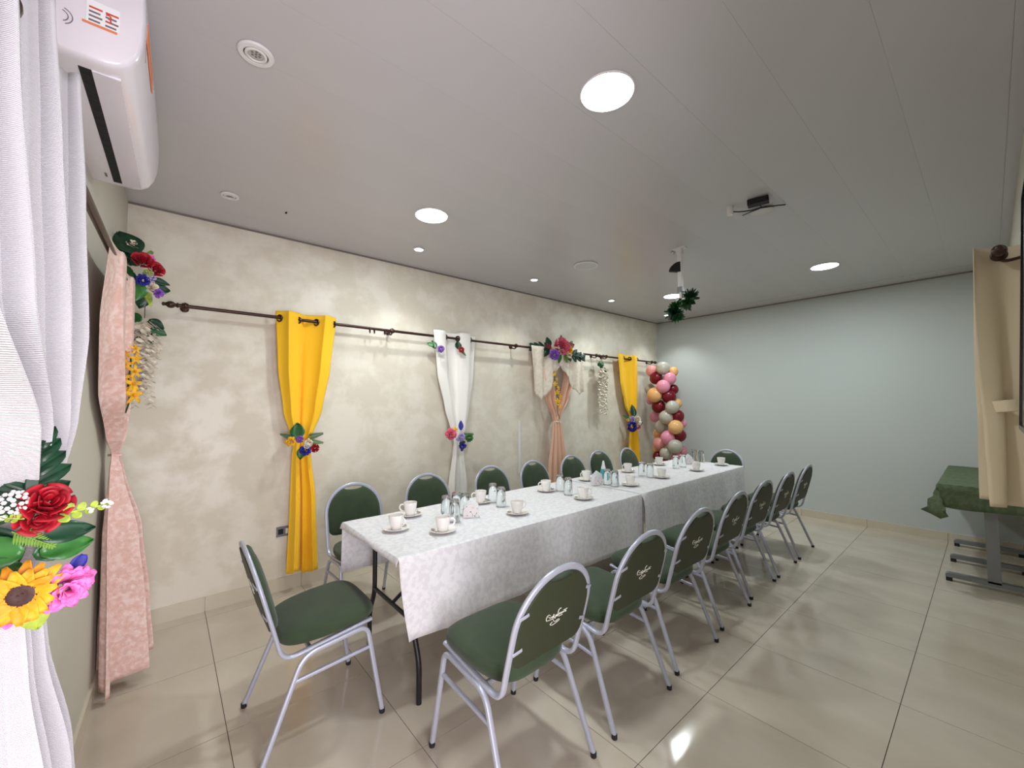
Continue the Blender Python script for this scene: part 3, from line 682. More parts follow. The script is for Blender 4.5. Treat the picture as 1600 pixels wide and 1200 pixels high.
def daisy(par, pos, n, r, c, cc='brown', np_=13, layers=2, cr=.38, name='flower', roll=0):
    mb = MB()
    for l in range(layers):
        for k in range(np_):
            petal(mb, r*(1-.14*l)*R.uniform(.92, 1.06), r*.46, r*.12*(1+2*l)+R.uniform(-.05, .05)*r, Matrix.Translation((0, 0, .004*l)) @ rz_(2*PI*(k+.5*l)/np_+R.uniform(-.08, .08)), .25, curl=.25)
    o = put(mb, name, M['f_'+c], par, pos, n, roll)
    mb = MB().lathe([(r*cr, .002), (r*cr*.98, r*.10), (r*cr*.7, r*.17), (r*cr*.35, r*.16), (0, r*.13)], 16)
    for k in range(40):
        a, q = R.uniform(0, 6.28), r*cr*math.sqrt(R.random()); mb.ball((q*math.cos(a), q*math.sin(a), r*.15), r*.035, 5, 4)
    put(mb, 'flower_centre', M['f_'+cc], par, pos, n, roll, 0).parent = o
    return o
def rose(par, pos, n, r, c, name='rose'):
    mb = MB()
    for l, (q, up, k_) in enumerate(((.25, 1.05, 3), (.45, 1.0, 4), (.70, .85, 5), (1.0, .60, 5))):
        for k in range(k_):
            vs = []; a0 = 2*PI*k/k_+l*.7; wa = 2*PI/k_*.72
            for i in range(6):
                t = i/5; rr = r*q*(.35+.65*t**.6)+r*.10*max(0, t-.7)*(1+l)
                for s in range(7):
                    a = a0+wa*(s/6-.5)*2*.62*(.55+.45*math.sin(PI*min(1, t+.25)*.5)); rim = (1-abs(s/3-1)**2*.25*t)
                    vs.append(Vector((rr*math.cos(a), rr*math.sin(a), r*1.1*up*t*rim-.1*r)))
            mb.add(vs, [(i*7+s, i*7+s+1, (i+1)*7+s+1, (i+1)*7+s) for i in range(5) for s in range(6)])
    return put(mb, name, M['f_'+c], par, pos, n, R.uniform(0, 6))
def pompom(par, pos, n, r, c, cnt=60, name='flower', pw=.62):
    mb = MB()
    for k in range(cnt):
        th = math.acos(1-R.random()*1.05) if cnt > 20 else R.uniform(.2, 1.3); ph = k*2.39996
        petal(mb, r*R.uniform(.5, .68), r*pw, r*.12, rz_(ph) @ rx_(PI/2-th) @ Matrix.Translation((0, r*.38, 0)), .1, 4, .3)
    return put(mb, name, M['f_'+c], par, pos, n, R.uniform(0, 6))
def leaf(par, pos, n, L, W, c, roll=0, droop=.2, name='leaf'):
    mb = MB(); vs = []
    for i in range(9):
        t = i/8; w_ = W*math.sin(PI*min(1, t*.94+.05))**.8*(1-.35*t)
        for s in (-1, -.5, 0, .5, 1): vs.append((w_*.62*s, L*t, -droop*L*t*t+abs(s)*W*.14))
    mb.add(vs, [(i*5+k, i*5+k+1, (i+1)*5+k+1, (i+1)*5+k) for i in range(8) for k in range(4)])
    return put(mb, name, M['f_'+c], par, pos, n, roll, .0008)
def monstera(par, pos, n, L, c='dark_green', roll=0, lobes=4):
    mb = MB(); W = L*.9
    mb.sweep([(0, L*t, .004*math.sin(3*t)) for t in (0, .25, .5, .75, 1)], rrect(L*.10, .002, .0008, 1), (0, 0, 1), scale=[1, 1.2, 1.1, .8, .2])
    for s in (-1, 1):
        for k in range(lobes):
            t = .06+.72*k/(lobes-1); ln = W*.56*(1-.45*t)*(1 if k else .85); a = math.radians(62-38*t)
            vs = []
            for i in range(7):
                q = i/6; ww_ = L*.115*(math.sin(PI*(q*.75+.25))**.55)*(1 if q < 1 else .35)
                for e in (-1, 0, 1):
                    dx, dy = math.sin(a)*ln*q, math.cos(a)*ln*q-.06*L*q*q*0
                    vs.append((s*(dx-math.cos(a)*ww_*e), L*t+dy+math.sin(a)*ww_*e, -.10*ln*q*q+.006*(1-abs(e))*-1))
            mb.add(vs, [(i*3+k_, i*3+k_+1, (i+1)*3+k_+1, (i+1)*3+k_) for i in range(6) for k_ in range(2)])
    petal(mb, L*.36, L*.22, -.02, Matrix.Translation((0, L*.70, 0)), .3)
    return put(mb, 'monstera_leaf', M['f_'+c], par, pos, n, roll, .0008)
def fern(par, pos, n, L, c='fern', roll=0, name='fern_sprig', wl=.3):
    mb = MB(); mb.tube([(0, L*t, -.12*L*t*t) for t in (0, .3, .6, 1)], .0012, 5)
    for k in range(14):
        t = .08+.9*k/14
        for s in (-1, 1):
            petal(mb, L*wl*(1.05-t*.8), L*.06, 0, Matrix.Translation((0, L*t, -.12*L*t*t)) @ rz_(-s*math.radians(58)), .2, 3)
    return put(mb, name, M['f_'+c], par, pos, n, roll, 0)
def sprig(par, pos, n, L, roll, c='lime', tipc='white', k_=7):
    mb = MB(); mb.tube([(0, L*t, .02*L*math.sin(4*t)) for t in (0, .3, .6, 1)], .0016, 5); 
    for k in range(k_):
        t = .1+.75*k/k_; petal(mb, L*.26*(1.1-t*.7), L*.19*(1.1-t*.6), L*.04, Matrix.Translation((0, L*t, 0)) @ rz_((1 if k % 2 else -1)*math.radians(55)) @ rx_(.3), 0, 4)
    o = put(mb, 'leaf_sprig', M['f_'+c], par, pos, n, roll)
    mb = MB()
    for k in range(12): mb.ball((R.uniform(-.10, .10)*L, L*R.uniform(.55, 1.02), R.uniform(0, .06)*L+.004), L*.035, 6, 5, (1, 1.5, 1))
    put(mb, 'buds', M['f_'+tipc], par, pos, n, roll, 0).parent = o
    return o
def berries(par, pos, n, r, c):
    mb = MB()
    for k in range(26):
        a = k*2.4; th = math.sqrt(k/26)*1.4; mb.ball((r*math.sin(th)*math.cos(a), r*math.sin(th)*math.sin(a), r*math.cos(th)), r*.2, 6, 5)
    return put(mb, 'blossom_cluster', M['f_'+c], par, pos, n, 0, 0)
def spray(pos, label, name='flower_spray'):
    return tag(empty(name, pos), label, 'flowers', None)

# big bouquet on the linen curtain: laid out on the plane x = BX, facing +x
BX = 2.60
def bq(px, py, dx=0): v = onx(px, py, BX); v.x += dx; return v
b = spray(bq(62, 880), 'large bouquet with sunflower, red rose and pink blossom on the linen curtain', 'flower_bouquet')
FN = Vector((1, .12, .12))
def toward(rx=0, up=0): return Vector((1, .15+rx, .1+up))
monstera(b, bq(50, 785, .012), toward(.1, .2), .125, 'dark_green', -.05, 5)
monstera(b, bq(30, 800, -.02), toward(-.3, .1), .11, 'dark_green', 1.1, 5)
monstera(b, bq(30, 850, -.02), toward(-.1, 0), .11, 'dark_green', 1.9, 4)
leaf(b, bq(58, 836, .010), toward(.1, .3), .072, .036, 'dark_green', -1.57, .2, 'glossy_leaf')
leaf(b, bq(62, 866, -.002), toward(.1, .3), .066, .040, 'green', -1.45, .2)
leaf(b, bq(52, 872, -.004), toward(.1, .2), .060, .040, 'mid_green', -1.2, .2)
leaf(b, bq(35, 868, -.006), toward(-.1, .2), .07, .05, 'green', 1.3, .2)
leaf(b, bq(35, 888, -.006), toward(-.1, .1), .07, .05, 'mid_green', 1.7, .2)
leaf(b, bq(48, 945, -.004), toward(0, -.2), .05, .035, 'lime', 3.3, .2)
fern(b, bq(22, 828, .014), toward(0, .3), .060, 'fern', -2.2)
rose(b, bq(72, 788, .008), toward(.3, .45), .030, 'red')
rose(b, bq(60, 806, .004), toward(.1, -.2), .026, 'red')
sprig(b, bq(84, 804, .016), toward(0, .2), .074, -1.45)
sprig(b, bq(44, 806, .022), toward(0, .2), .036, 1.35)
berries(b, bq(26, 783, .018), toward(0, .3), .018, 'white')
daisy(b, bq(42, 918, .030), toward(-.2, -.1), .050, 'orange', 'brown', 15, 2, .44, 'sunflower')
pompom(b, bq(98, 916, .008), toward(.35, -.1), .037, 'pink', 70, 'peony', .5)
pompom(b, bq(118, 908, -.004), toward(.5, .1), .026, 'pink', 40, 'peony', .5)
petal_mb = MB(); petal(petal_mb, .026, .022, .008, Matrix.Identity(4)); put(petal_mb, 'petal', M['f_blue'], b, bq(114, 892, .0), toward(.4, .2), -.5)
pompom(b, bq(14, 966, .0), toward(-.1, -.3), .016, 'pink', 20)

# corner spray above the pink lace curtain
def sprayset(items, o, s=1.0):
    for it in items:
        k = it[0]; p = o.location+Vector(it[1])*s; n = it[2]; a = it[3:]
        if k == 'rose': rose(o, p, n, a[0]*s, a[1])
        elif k == 'pom': pompom(o, p, n, a[0]*s, a[1], int(a[2]*1.6) if len(a) > 2 else 50)
        elif k == 'daisy': daisy(o, p, n, a[0]*s, a[1], a[2], a[3] if len(a) > 3 else 8, 1, .3)
        elif k == 'leaf': leaf(o, p, n, a[0]*s, a[1]*s, a[2], a[3])
        elif k == 'mon': monstera(o, p, n, a[0]*s, 'dark_green', a[1])
        elif k == 'fern': fern(o, p, n, a[0]*s, a[1], a[2])
        elif k == 'ber': berries(o, p, n, a[0]*s, a[1])
CX = .62
def cq(px, py, dx=0): v = onx(px, py, CX); v.x += dx; return v
o = spray(cq(222, 420), 'mixed spray of red roses and dark leaves on top of the pink lace curtain')
def rel(px, py, dx=0): return tuple(cq(px, py, dx)-o.location)
sprayset([('mon', rel(208, 415), (1, .3, .2), .17, .15), ('leaf', rel(212, 400, .02), (1, .2, .3), .15, .13, 'dark_green', .45), ('leaf', rel(205, 440, .02), (1, .4, .3), .13, .11, 'mid_green', .9), ('leaf', rel(212, 440, .04), (1, .2, .2), .14, .12, 'green', 2.9),
          ('leaf', rel(205, 425), (1, .2, .2), .12, .10, 'dark_green', 2.6), ('leaf', rel(235, 450), (1, .2, .2), .09, .07, 'dark_green', -1.5), ('leaf', rel(235, 436), (1, .2, .2), .09, .04, 'dark_green', -1.7),
          ('rose', rel(222, 413, .05), (1, .3, .4), .045, 'red'), ('rose', rel(241, 424, .03), (1, .6, .3), .04, 'red'), ('pom', rel(233, 406, .02), (1, .4, .3), .03, 'pink', 18), ('pom', rel(224, 442, .06), (1, .3, 0), .035, 'blue', 20),
          ('ber', rel(232, 437, .04), (1, .4, .1), .03, 'lilac'), ('rose', rel(237, 451, .03), (1, .5, 0), .026, 'cream'), ('pom', rel(246, 459, .02), (1, .5, 0), .03, 'purple', 24), ('fern', rel(222, 410, 0), (1, .3, .3), .11, 'fern', -.5),
          ('pom', rel(208, 385, -.03), (1, .2, .6), .05, 'cream', 18), ('fern', rel(228, 455, .02), (1, .3, 0), .09, 'lime', -2.8), ('leaf', rel(225, 455, .0), (1, .4, 0), .10, .08, 'dark_green', 3.0), ('ber', rel(231, 432, .06), (1, .4, .3), .02, 'lime')], o)
# orchid stems
def orchid(name_pts, label, nface, size=.045):
    P = [Vector(p) for p in name_pts]; o = tag(empty('orchid_stem', P[-1]), label, 'orchid', 'yellow orchid stems')
    sp = smooth_path(P, 6); MB().tube([p-o.location for p in sp], .004, 6).build('stem', M['f_mid_green'], o)
    n = int(len(sp)*.72)
    for k in range(0, n, 2):
        p = sp[k]+Vector((.012, (-1)**(k//2)*.02, 0)); q = size*(.55+.45*k/n)
        daisy(o, p, Vector(nface)+Vector((0, (-1)**(k//2)*.4, R.uniform(-.2, .2))), q, 'yellow', 'orange', 5, 1, .2, 'orchid_flower')
    return o
orchid([onx(866, 580, .15), onx(868, 600, .16), onx(872, 620, .16), onx(871, 640, .15), onx(875, 655, .14)], 'yellow orchid stem hanging in the peach lace curtain', (1, -.3, .2), .05)
orchid([onx(204, 545, .75), onx(204, 570, .75), onx(200, 600, .75), onx(202, 625, .75), onx(196, 645, .72)], 'yellow orchid stem on the pink corner curtain', (1, .5, .1), .055)
# wisteria
def wisteria(top, bot, wid, label, lf=6, seed=3):
    r = random.Random(seed); top, bot = Vector(top), Vector(bot); o = tag(empty('wisteria_garland', top), label, 'garland', 'white wisteria garlands'); H_ = (top-bot).length
    MB().torus((0, 0, .085), .018, .003, (0, 1, 0), 14, 6).tube([(0, 0, .066), (0, 0, -.02)], .002, 5).build('hook', M['rod'], o)
    for k in range(lf):
        leaf(o, o.location+Vector((r.uniform(.0, .03), r.uniform(-.5, .5)*wid, r.uniform(-.13, .0))), (1, r.uniform(-.4, .4), .3), .085, .065, 'dark_green' if k % 2 else 'mid_green', r.uniform(-2.5, 2.5))
    for s in range(7):
        y0 = wid*(s/6-.5)*.8; ln = H_*r.uniform(.72, 1.0); mb = MB(); x0 = r.uniform(-.02, .035)
        for k in range(44):
            t = .10+.90*k/43; a = k*2.4; d = .026*(1.15-t*.6)
            M4 = Matrix.Translation((x0+d*.4*math.cos(a), y0+d*.6*math.sin(a)+.01*math.sin(7*t+s), -ln*t)) @ rz_(a) @ rx_(-.9)
            petal(mb, .046*(1.1-.5*t), .042*(1.1-.5*t), .008, M4, 0, 3)
        mb.build('blossom_strand', M['f_ivory'], o, fix=False)
    return o
wisteria((.125, 4.89, 1.985), (.125, 4.88, 1.27), .22, 'white wisteria garland with ivy leaves hanging where the two rods meet')
w2 = onx(226, 492, .35); wisteria(w2, onx(226, 640, .35), .10, 'white wisteria garland hanging in the room corner behind the lace curtain', 7, 9)
# tie sprays
o = spray(onx(470, 688, .16), 'small mixed spray with blue bloom and red rosebud on the socket-side yellow curtain')
def wq(X, Y, dx=0): return tuple(onx(X, Y, .16)-o.location+Vector((dx, 0, 0)))
UPF = (1, -.35, .15)
sprayset([('leaf', wq(466, 686), UPF, .13, .10, 'mid_green', .1), ('pom', wq(453, 690, .02), UPF, .04, 'yellow', 16), ('pom', wq(467, 686, .03), UPF, .03, 'purple', 26), ('pom', wq(481, 691, .03), UPF, .035, 'cream', 14), ('pom', wq(476, 703, .03), UPF, .045, 'blue', 16), ('rose', wq(491, 700, .02), UPF, .03, 'red'),
          ('fern', wq(480, 684), UPF, .12, 'mid_green', -1.3), ('fern', wq(456, 684), UPF, .09, 'mid_green', 1.2), ('leaf', wq(472, 700), UPF, .09, .06, 'green', 3.0), ('ber', wq(477, 696, .05), UPF, .022, 'white'), ('fern', wq(484, 690), UPF, .10, 'green', -1.7)], o)
o = spray(onx(716, 682, .16), 'small spray of pink, lilac and blue flowers on the white wall curtain')
sprayset([('pom', wq(702, 678, .02), UPF, .06, 'rose', 40), ('pom', wq(717, 683, .03), UPF, .05, 'lilac', 26), ('pom', wq(719, 698, .03), UPF, .05, 'blue', 12), ('leaf', wq(718, 672, .02), UPF, .10, .05, 'blue', -.1), ('fern', wq(722, 682), UPF, .13, 'mid_green', -1.4), ('leaf', wq(716, 694, .02), UPF, .07, .05, 'mid_green', -1.2), ('daisy', wq(707, 671, .05), UPF, .03, 'yellow', 'orange', 8), ('pom', wq(732, 684, .01), UPF, .045, 'green', 24)], o)
o = spray(onx(684, 541, .16), 'tiny purple bloom with leaves on the white wall curtain heading')
sprayset([('leaf', wq(680, 545), UPF, .09, .06, 'mid_green', .3), ('leaf', wq(678, 540), UPF, .07, .05, 'green', 1.2), ('pom', wq(687, 546, .02), UPF, .04, 'purple', 22)], o)
o = spray(onx(718, 543, .16), 'tiny red bloom with dark leaf on the white wall curtain heading')
sprayset([('leaf', wq(716, 546), UPF, .09, .07, 'dark_green', .0), ('pom', wq(719, 547, .02), UPF, .035, 'red', 16), ('fern', wq(721, 548), UPF, .07, 'green', -2.4)], o)
o = spray(onx(870, 547, .17), 'wide spray with pink rose and monstera leaves above the peach lace curtain')
sprayset([('mon', wq(859, 547), UPF, .26, 1.45), ('mon', wq(886, 552), UPF, .26, -1.75), ('leaf', wq(858, 542), UPF, .13, .08, 'dark_green', .1), ('rose', wq(871, 543, .05), UPF, .10, 'rose'), ('pom', wq(861, 555, .05), UPF, .075, 'purple', 30), ('rose', wq(883, 548, .05), UPF, .05, 'yellow'),
          ('fern', wq(876, 540), UPF, .15, 'mid_green', -.2), ('fern', wq(884, 543), UPF, .15, 'mid_green', -.9), ('leaf', wq(886, 542, .02), UPF, .11, .07, 'burgundy', -1.2), ('leaf', wq(858, 546, .02), UPF, .09, .06, 'burgundy', .5), ('leaf', wq(873, 552, .02), UPF, .13, .06, 'green', 3.0), ('leaf', wq(880, 554, .02), UPF, .11, .06, 'fern', -2.8), ('pom', wq(872, 550, .06), UPF, .045, 'cream', 14), ('pom', wq(885, 556, .04), UPF, .045, 'cream', 14)], o)
o = spray(onx(988, 656, .17), 'round spray of cream and blue flowers with dark leaf on the far yellow curtain')
sprayset([('leaf', wq(989, 652), UPF, .20, .11, 'dark_green', -.15), ('leaf', wq(984, 655), UPF, .12, .05, 'mid_green', 1.0), ('rose', wq(988, 658, .06), UPF, .07, 'cream'), ('pom', wq(983, 666, .04), UPF, .085, 'blue', 20), ('pom', wq(994, 660, .03), UPF, .07, 'blue', 16), ('pom', wq(991, 666, .05), UPF, .055, 'rose', 20), ('pom', wq(984, 656, .03), UPF, .06, 'lilac', 20), ('pom', wq(978, 656, .02), UPF, .03, 'yellow', 12)], o)

# ------------------------------------------------------------------ balloon column
bc = tag(empty('balloon_column', (.36, 6.13, 0)), 'tall column of pink, burgundy, peach and grey balloons in the far corner', 'balloon column')
MB().tube([(0, 0, 0), (0, 0, 1.85)], .012, 8).build('pole', M['white_plastic'], bc)
MB().lathe([(0, 0), (.16, 0), (.165, .01), (.155, .025), (.02, .03), (0, .03)], 24).build('base', M['white_plastic'], bc)
def balloon_mesh(c):
    prof = [(0, -1.16), (.05, -1.15), (.045, -1.10), (.03, -1.06), (.10, -1.0), (.30, -.91), (.55, -.75), (.78, -.50), (.93, -.2), (1, .1), (.95, .4), (.78, .70), (.50, .90), (.22, .99), (0, 1.0)]
    return MB().lathe([(r_, z_) for r_, z_ in prof], 20).mesh('balloon', M['b_'+c])
bm_ = {c: balloon_mesh(c) for c in ('grey', 'pink', 'salmon', 'burgundy', 'peach')}
BL = [(215,215,58,'grey',0),(112,237,50,'salmon',0),(310,245,42,'peach',1),(155,305,57,'burgundy',0),(275,310,54,'pink',0),(218,382,57,'pink',-1),(310,410,44,'burgundy',1),(100,410,50,'grey',1),
      (143,463,65,'peach',-1),(268,478,60,'burgundy',0),(100,515,36,'pink',1),(180,573,60,'burgundy',0),(300,577,57,'grey',-1),(350,545,40,'peach',1),(245,672,60,'grey',-1),(350,660,54,'burgundy',0),
      (145,670,47,'pink',1),(205,760,57,'grey',0),(330,765,62,'peach',-1),(390,730,40,'pink',1),(170,825,42,'peach',1),(262,862,62,'pink',-1),(370,842,54,'burgundy',0),(190,920,57,'salmon',0),
      (325,945,62,'grey',-1),(245,1010,54,'grey',-1),(165,975,42,'peach',1),(390,980,42,'pink',1),(165,1035,40,'burgundy',0),(340,1060,56,'pink',0),(210,1105,58,'burgundy',-1),(310,1150,56,'peach',0),
      (200,1200,56,'pink',0),(320,1245,58,'grey',0),(230,1290,55,'burgundy',-1),(340,1320,50,'pink',1)]
for X, Y, r_, c, dep in BL:
    px, py = 1000+X/6, 540+Y/6; d = ray(px, py)
    base = Vector((.36, 6.13, 0)); dist = (6.02+dep*.085-CAM.y)/d.y
    P = CAM+d*dist; rad = r_/6*dist/FPX*1.10
    if P.z < rad*1.0: continue
    P.x = max(P.x, rad*1.02); P.y = min(P.y, NB-.02-rad)
    o = bpy.data.objects.new('balloon', bm_[c]); COL.objects.link(o); o.parent = bc; o.location = P-base
    o.scale = (rad, rad, rad*.97)
    axis = Vector((P.x-base.x, P.y-base.y, R.uniform(-.02, .05))).normalized() if (Vector((P.x, P.y))-base.xy).length > .02 else Vector((.5, -.8, 0))
    o.rotation_euler = Vector((0, 0, 1)).rotation_difference(axis).to_euler()

# ------------------------------------------------------------------ air conditioner
AX0, AX1, AZ = 1.25, 2.10, 2.385
ac = tag(empty('air_conditioner', (1.675, sy(1.675), AZ), math.atan(-.024)), 'white wall air conditioner with dark air slot above the linen curtain', 'air conditioner')
def ac_prof(q):   # (y, z) outline, q shrinks the end caps
    return [(0, .004), (.05, .0), (.125, .0), (.150, .006), (.172, .022), (.190, .055), (.200, .10), (.204, .17), (.202, .245), (.196, .268), (.182, .280), (.0, .282)]
vs = []; hl = (AX1-AX0)/2; st = [(-hl, .93), (-hl+.004, .965), (-hl+.014, .99), (-hl+.03, 1), (hl-.03, 1), (hl-.014, .99), (hl-.004, .965), (hl, .93)]
pf = ac_prof(1); n = len(pf)
for x, q in st:
    for y, z in pf: vs.append((x, .1+(y-.1)*q if y > 0 else 0, .141+(z-.141)*q))
MB().add(vs, [(i*n+k, i*n+(k+1) % n, (i+1)*n+(k+1) % n, (i+1)*n+k) for i in range(len(st)-1) for k in range(n)]+[tuple(range(n))[::-1], tuple((len(st)-1)*n+k for k in range(n))]).build('body', M['ac'], ac)
so = MB().box((-hl+.05, .066, -.0012), (hl-.05, .092, .003)).build('air_outlet', M['dark'], ac, False)
for k in range(16): MB().box((-hl+.08+k*.046, .068, -.002), (-hl+.083+k*.046, .090, -.0013)).build('vane', M['black_metal'], so, False)
MB().box((-hl+.05, .093, -.003), (hl-.05, .152, .004)).build('louvre', M['ac'], ac, False)
MB().box((-hl+.085, .045, -.0015), (-hl+.12, .052, .001)).build('print_mark', M['grey_print'], ac, False)
MB().box((hl-.30, .2035, .14), (hl-.05, .2055, .20)).build('front_sticker', M['orange'], ac, False)
stk = MB().box((hl+.0004, .085, .102), (hl+.0012, .150, .165)).build('end_sticker', M['paper'], ac, False)
MB().box((hl+.0012, .078, .095), (hl+.0020, .146, .1015)).build('orange_bar', M['orange'], stk, False)
for k in range(4):
    for y0 in (.090, .122): MB().box((hl+.0012, y0, .106+k*.012), (hl+.0019, y0+.022+.004*(k % 2), .111+k*.012)).build('print_line', M['grey_print'] if k < 3 else M['red_print'], stk, False)
tcu = bpy.data.curves.new('digit', 'FONT'); tcu.body = '3.'; tcu.size = .034; tcu.extrude = .0004; tcu.materials.append(M['red_print'])
to_ = bpy.data.objects.new('digit_source', tcu); COL.objects.link(to_); dgm = bpy.data.meshes.new_from_object(to_.evaluated_get(bpy.context.evaluated_depsgraph_get())); bpy.data.objects.remove(to_)
to = bpy.data.objects.new('digit', dgm); COL.objects.link(to); to.parent = stk; to.location = (hl+.0019, .120, .118); to.rotation_euler = (math.radians(90), 0, math.radians(90))
mb = MB()
for rr in (.018, .026): mb.tube([(hl+.0008, .035+rr*math.cos(a), .09+rr*.9*math.sin(a)) for a in [math.radians(d) for d in range(-60, 80, 14)]], .0011, 5)
mb.build('knockout_line', M['grey_print'], ac)
MB().box((hl-.012, .2045, .055), (hl-.0105, .2055, .10)).build('panel_seam', M['grey_print'], ac, False)

# ------------------------------------------------------------------ ceiling fittings
for k, (x, y) in enumerate(DOWN):
    lab = ['lit round ceiling light nearest the air conditioner side of the open floor', 'lit round ceiling light above the table end with bare legs', 'lit round ceiling light between the loose driver and the white wall', 'lit round ceiling light partly behind the leafy white pole'][k]
    t = tag(empty('ceiling_light', (x, y, ZC)), lab, 'ceiling light', 'round ceiling lights')
    MB().lathe([(.112, 0), (.1165, -.001), (.118, -.004), (.116, -.008), (.112, -.009), (.110, -.006)], 36).build('rim', M['white_plastic'], t)
    MB().lathe([(0, -.0085), (.11, -.0085), (.111, -.004), (0, -.004)], 36).build('diffuser', M['lit'], t)
t = tag(empty('ceiling_light', (1.125, 3.335, ZC)), 'unlit round ceiling light over the middle of the table', 'ceiling light', 'round ceiling lights')
MB().lathe([(.104, 0), (.114, -.002), (.118, -.008), (.114, -.013), (.104, -.014), (.102, -.008)], 36).build('rim', M['white_plastic'], t)
MB().lathe([(0, -.011), (.103, -.011), (.103, -.004), (0, -.004)], 36).build('diffuser', M['off_diffuser'], t)
# loose light with its driver
t = tag(empty('loose_light', (2.66, 3.38, ZC)), 'round light hanging loose from the ceiling with a black driver box and wires', 'ceiling light')
MB().lathe([(0, 0), (.070, -.0), (.073, -.006), (.068, -.010), (0, -.012)], 36).xf(Matrix.Translation((-.005, .015, -.006)) @ Matrix.Rotation(math.radians(5), 4, 'X')).build('light_panel', M['off_diffuser'], t)
MB().box((-.06, -.03, -.040), (.06, .03, -.006)).box((-.052, -.036, -.034), (.052, .036, -.012)).xf(Matrix.Translation((.035, -.185, 0)) @ Matrix.Rotation(math.radians(12), 4, 'Z')).build('driver_box', M['rubber'], t, False)
MB().tube(smooth_path([(-.14, -.17, -.02), (-.09, -.14, -.03), (-.02, -.11, -.035), (.03, -.10, -.035), (.09, -.04, -.025), (.13, .03, -.01)], 5), .004, 6).tube(smooth_path([(.03, -.17, -.035), (.03, -.12, -.04), (-.05, -.08, -.03), (-.12, -.02, -.01)], 5), .003, 6).tube([(-.15, -.172, -.02), (-.135, -.168, -.02)], .006, 6).build('wire', M['wire'], t)
# small spots over the wall
SL_ = [((x, y), True) for x, y in SPOTS]
for k, (x, y) in enumerate(SPOTS):
    t = tag(empty('spotlight', (x, y, ZC)), 'small lit recessed spot washing the curtained wall, %s from the white wall' % ORD[3-k], 'spotlight', 'wall washer spots')
    MB().lathe([(.036, 0), (.048, -.002), (.050, -.006), (.046, -.010), (.036, -.011), (.034, -.004)], 24).build('rim', M['white_plastic'], t)
    MB().lathe([(0, -.007), (.035, -.007), (.035, -.002), (0, -.002)], 24).build('lens', M['lit'], t)
def dead_spot(x, y, r, label):
    t = tag(empty('spotlight', (x, y, ZC)), label, 'spotlight', 'unlit recessed spots')
    MB().lathe([(r*.66, 0), (r*.98, -.002), (r, -.006), (r*.92, -.011), (r*.68, -.012), (r*.66, -.004)], 30).build('rim', M['white_plastic'], t)
    MB().lathe([(r*.60, -.002), (r*.655, -.002), (r*.655, -.006), (r*.60, -.006)], 30).build('gap_ring', M['dark'], t)
    MB().lathe([(r*.44, 0), (r*.60, -.004), (r*.60, -.010), (r*.48, -.013), (r*.44, -.008)], 30).build('gimbal', M['white_plastic'], t)
    ls = MB().lathe([(0, -.004), (r*.45, -.006), (r*.45, -.002), (0, -.001)], 24).build('lens', M['lens'], t)
    mb = MB()
    for q in range(6): mb.ball((r*.22*math.cos(q), r*.22*math.sin(q), -.006), r*.08, 8, 6, (1, 1, .4))
    mb.ball((0, 0, -.006), r*.08, 8, 6, (1, 1, .4)).build('bulb', M['grey_plate'], ls)
dead_spot(1.869, .467, .062, 'larger unlit white recessed spot beside the air conditioner')
dead_spot(.523, .516, .052, 'unlit white recessed spot above the room corner')
o = MB().box((-.012, -.006, -.004), (.012, .006, 0)).box((-.004, -.004, -.008), (.004, .004, -.004)).build('ceiling_screw', M['rubber'], smooth=False); o.location = (.488, .846, ZC); tag(o, 'tiny dark screw end in the ceiling near the corner spot', 'screw')
t = tag(empty('motion_sensor', (2.53, 3.165, ZC)), 'small white cylinder sensor hanging beside the loose light', 'sensor')
MB().lathe([(0, 0), (.022, 0), (.022, -.006), (.0215, -.008)], 16).build('collar', M['white_plastic'], t)
MB().lathe([(0, -.004), (.0195, -.006), (.0205, -.012), (.0205, -.055), (.018, -.061), (0, -.062)], 18).build('body', M['white_plastic'], t)
# projector pole with leaf garland
t = tag(empty('ceiling_pole', (1.929, 3.634, ZC)), 'white projector pole hanging from the ceiling, without its projector', 'projector mount')
MB().box((-.055, -.03, -.008), (.055, .03, 0)).box((-.022, -.022, -.05), (.022, .022, -.008)).build('ceiling_plate', M['white_plastic'], t, False)
MB().box((-.017, -.017, -.36), (.017, .017, -.04)).build('tube', M['white_plastic'], t, False)
MB().box((-.0185, -.0185, -.20), (.0, -.0165, -.14)).build('slot', M['dark'], t, False)
MB().box((-.022, -.022, -.39), (.022, .022, -.345)).build('clamp', M['grey_metal'], t, False)
MB().box((-.012, -.012, -.50), (.012, .012, -.385)).box((-.04, -.012, -.46), (.04, .012, -.445)).build('bracket', M['white_plastic'], t, False)
cv = [Vector((-.648, -.761, 0))*(.092*math.cos(a))*(1 if math.cos(a) > 0 else 0)+Vector((0, 0, -.205+.082*math.sin(a))) for a in [PI/2*k/10 for k in range(11)]]+[Vector((0, 0, -.212))]
MB().prism([c_+Vector((.761, -.648, 0))*.02 for c_ in cv], Vector((-.761, .648, 0))*.04).build('cable_shroud', M['rubber'], t, False)
mb = MB().ball((-.07, .02, -.012), .02, 10, 8); mb.build('bolt', M['steel'], t)
g = tag(empty('leaf_garland', (1.929, 3.634, ZC-.46)), 'dark green spiky leaf garland wrapped round the white pole end', 'garland')
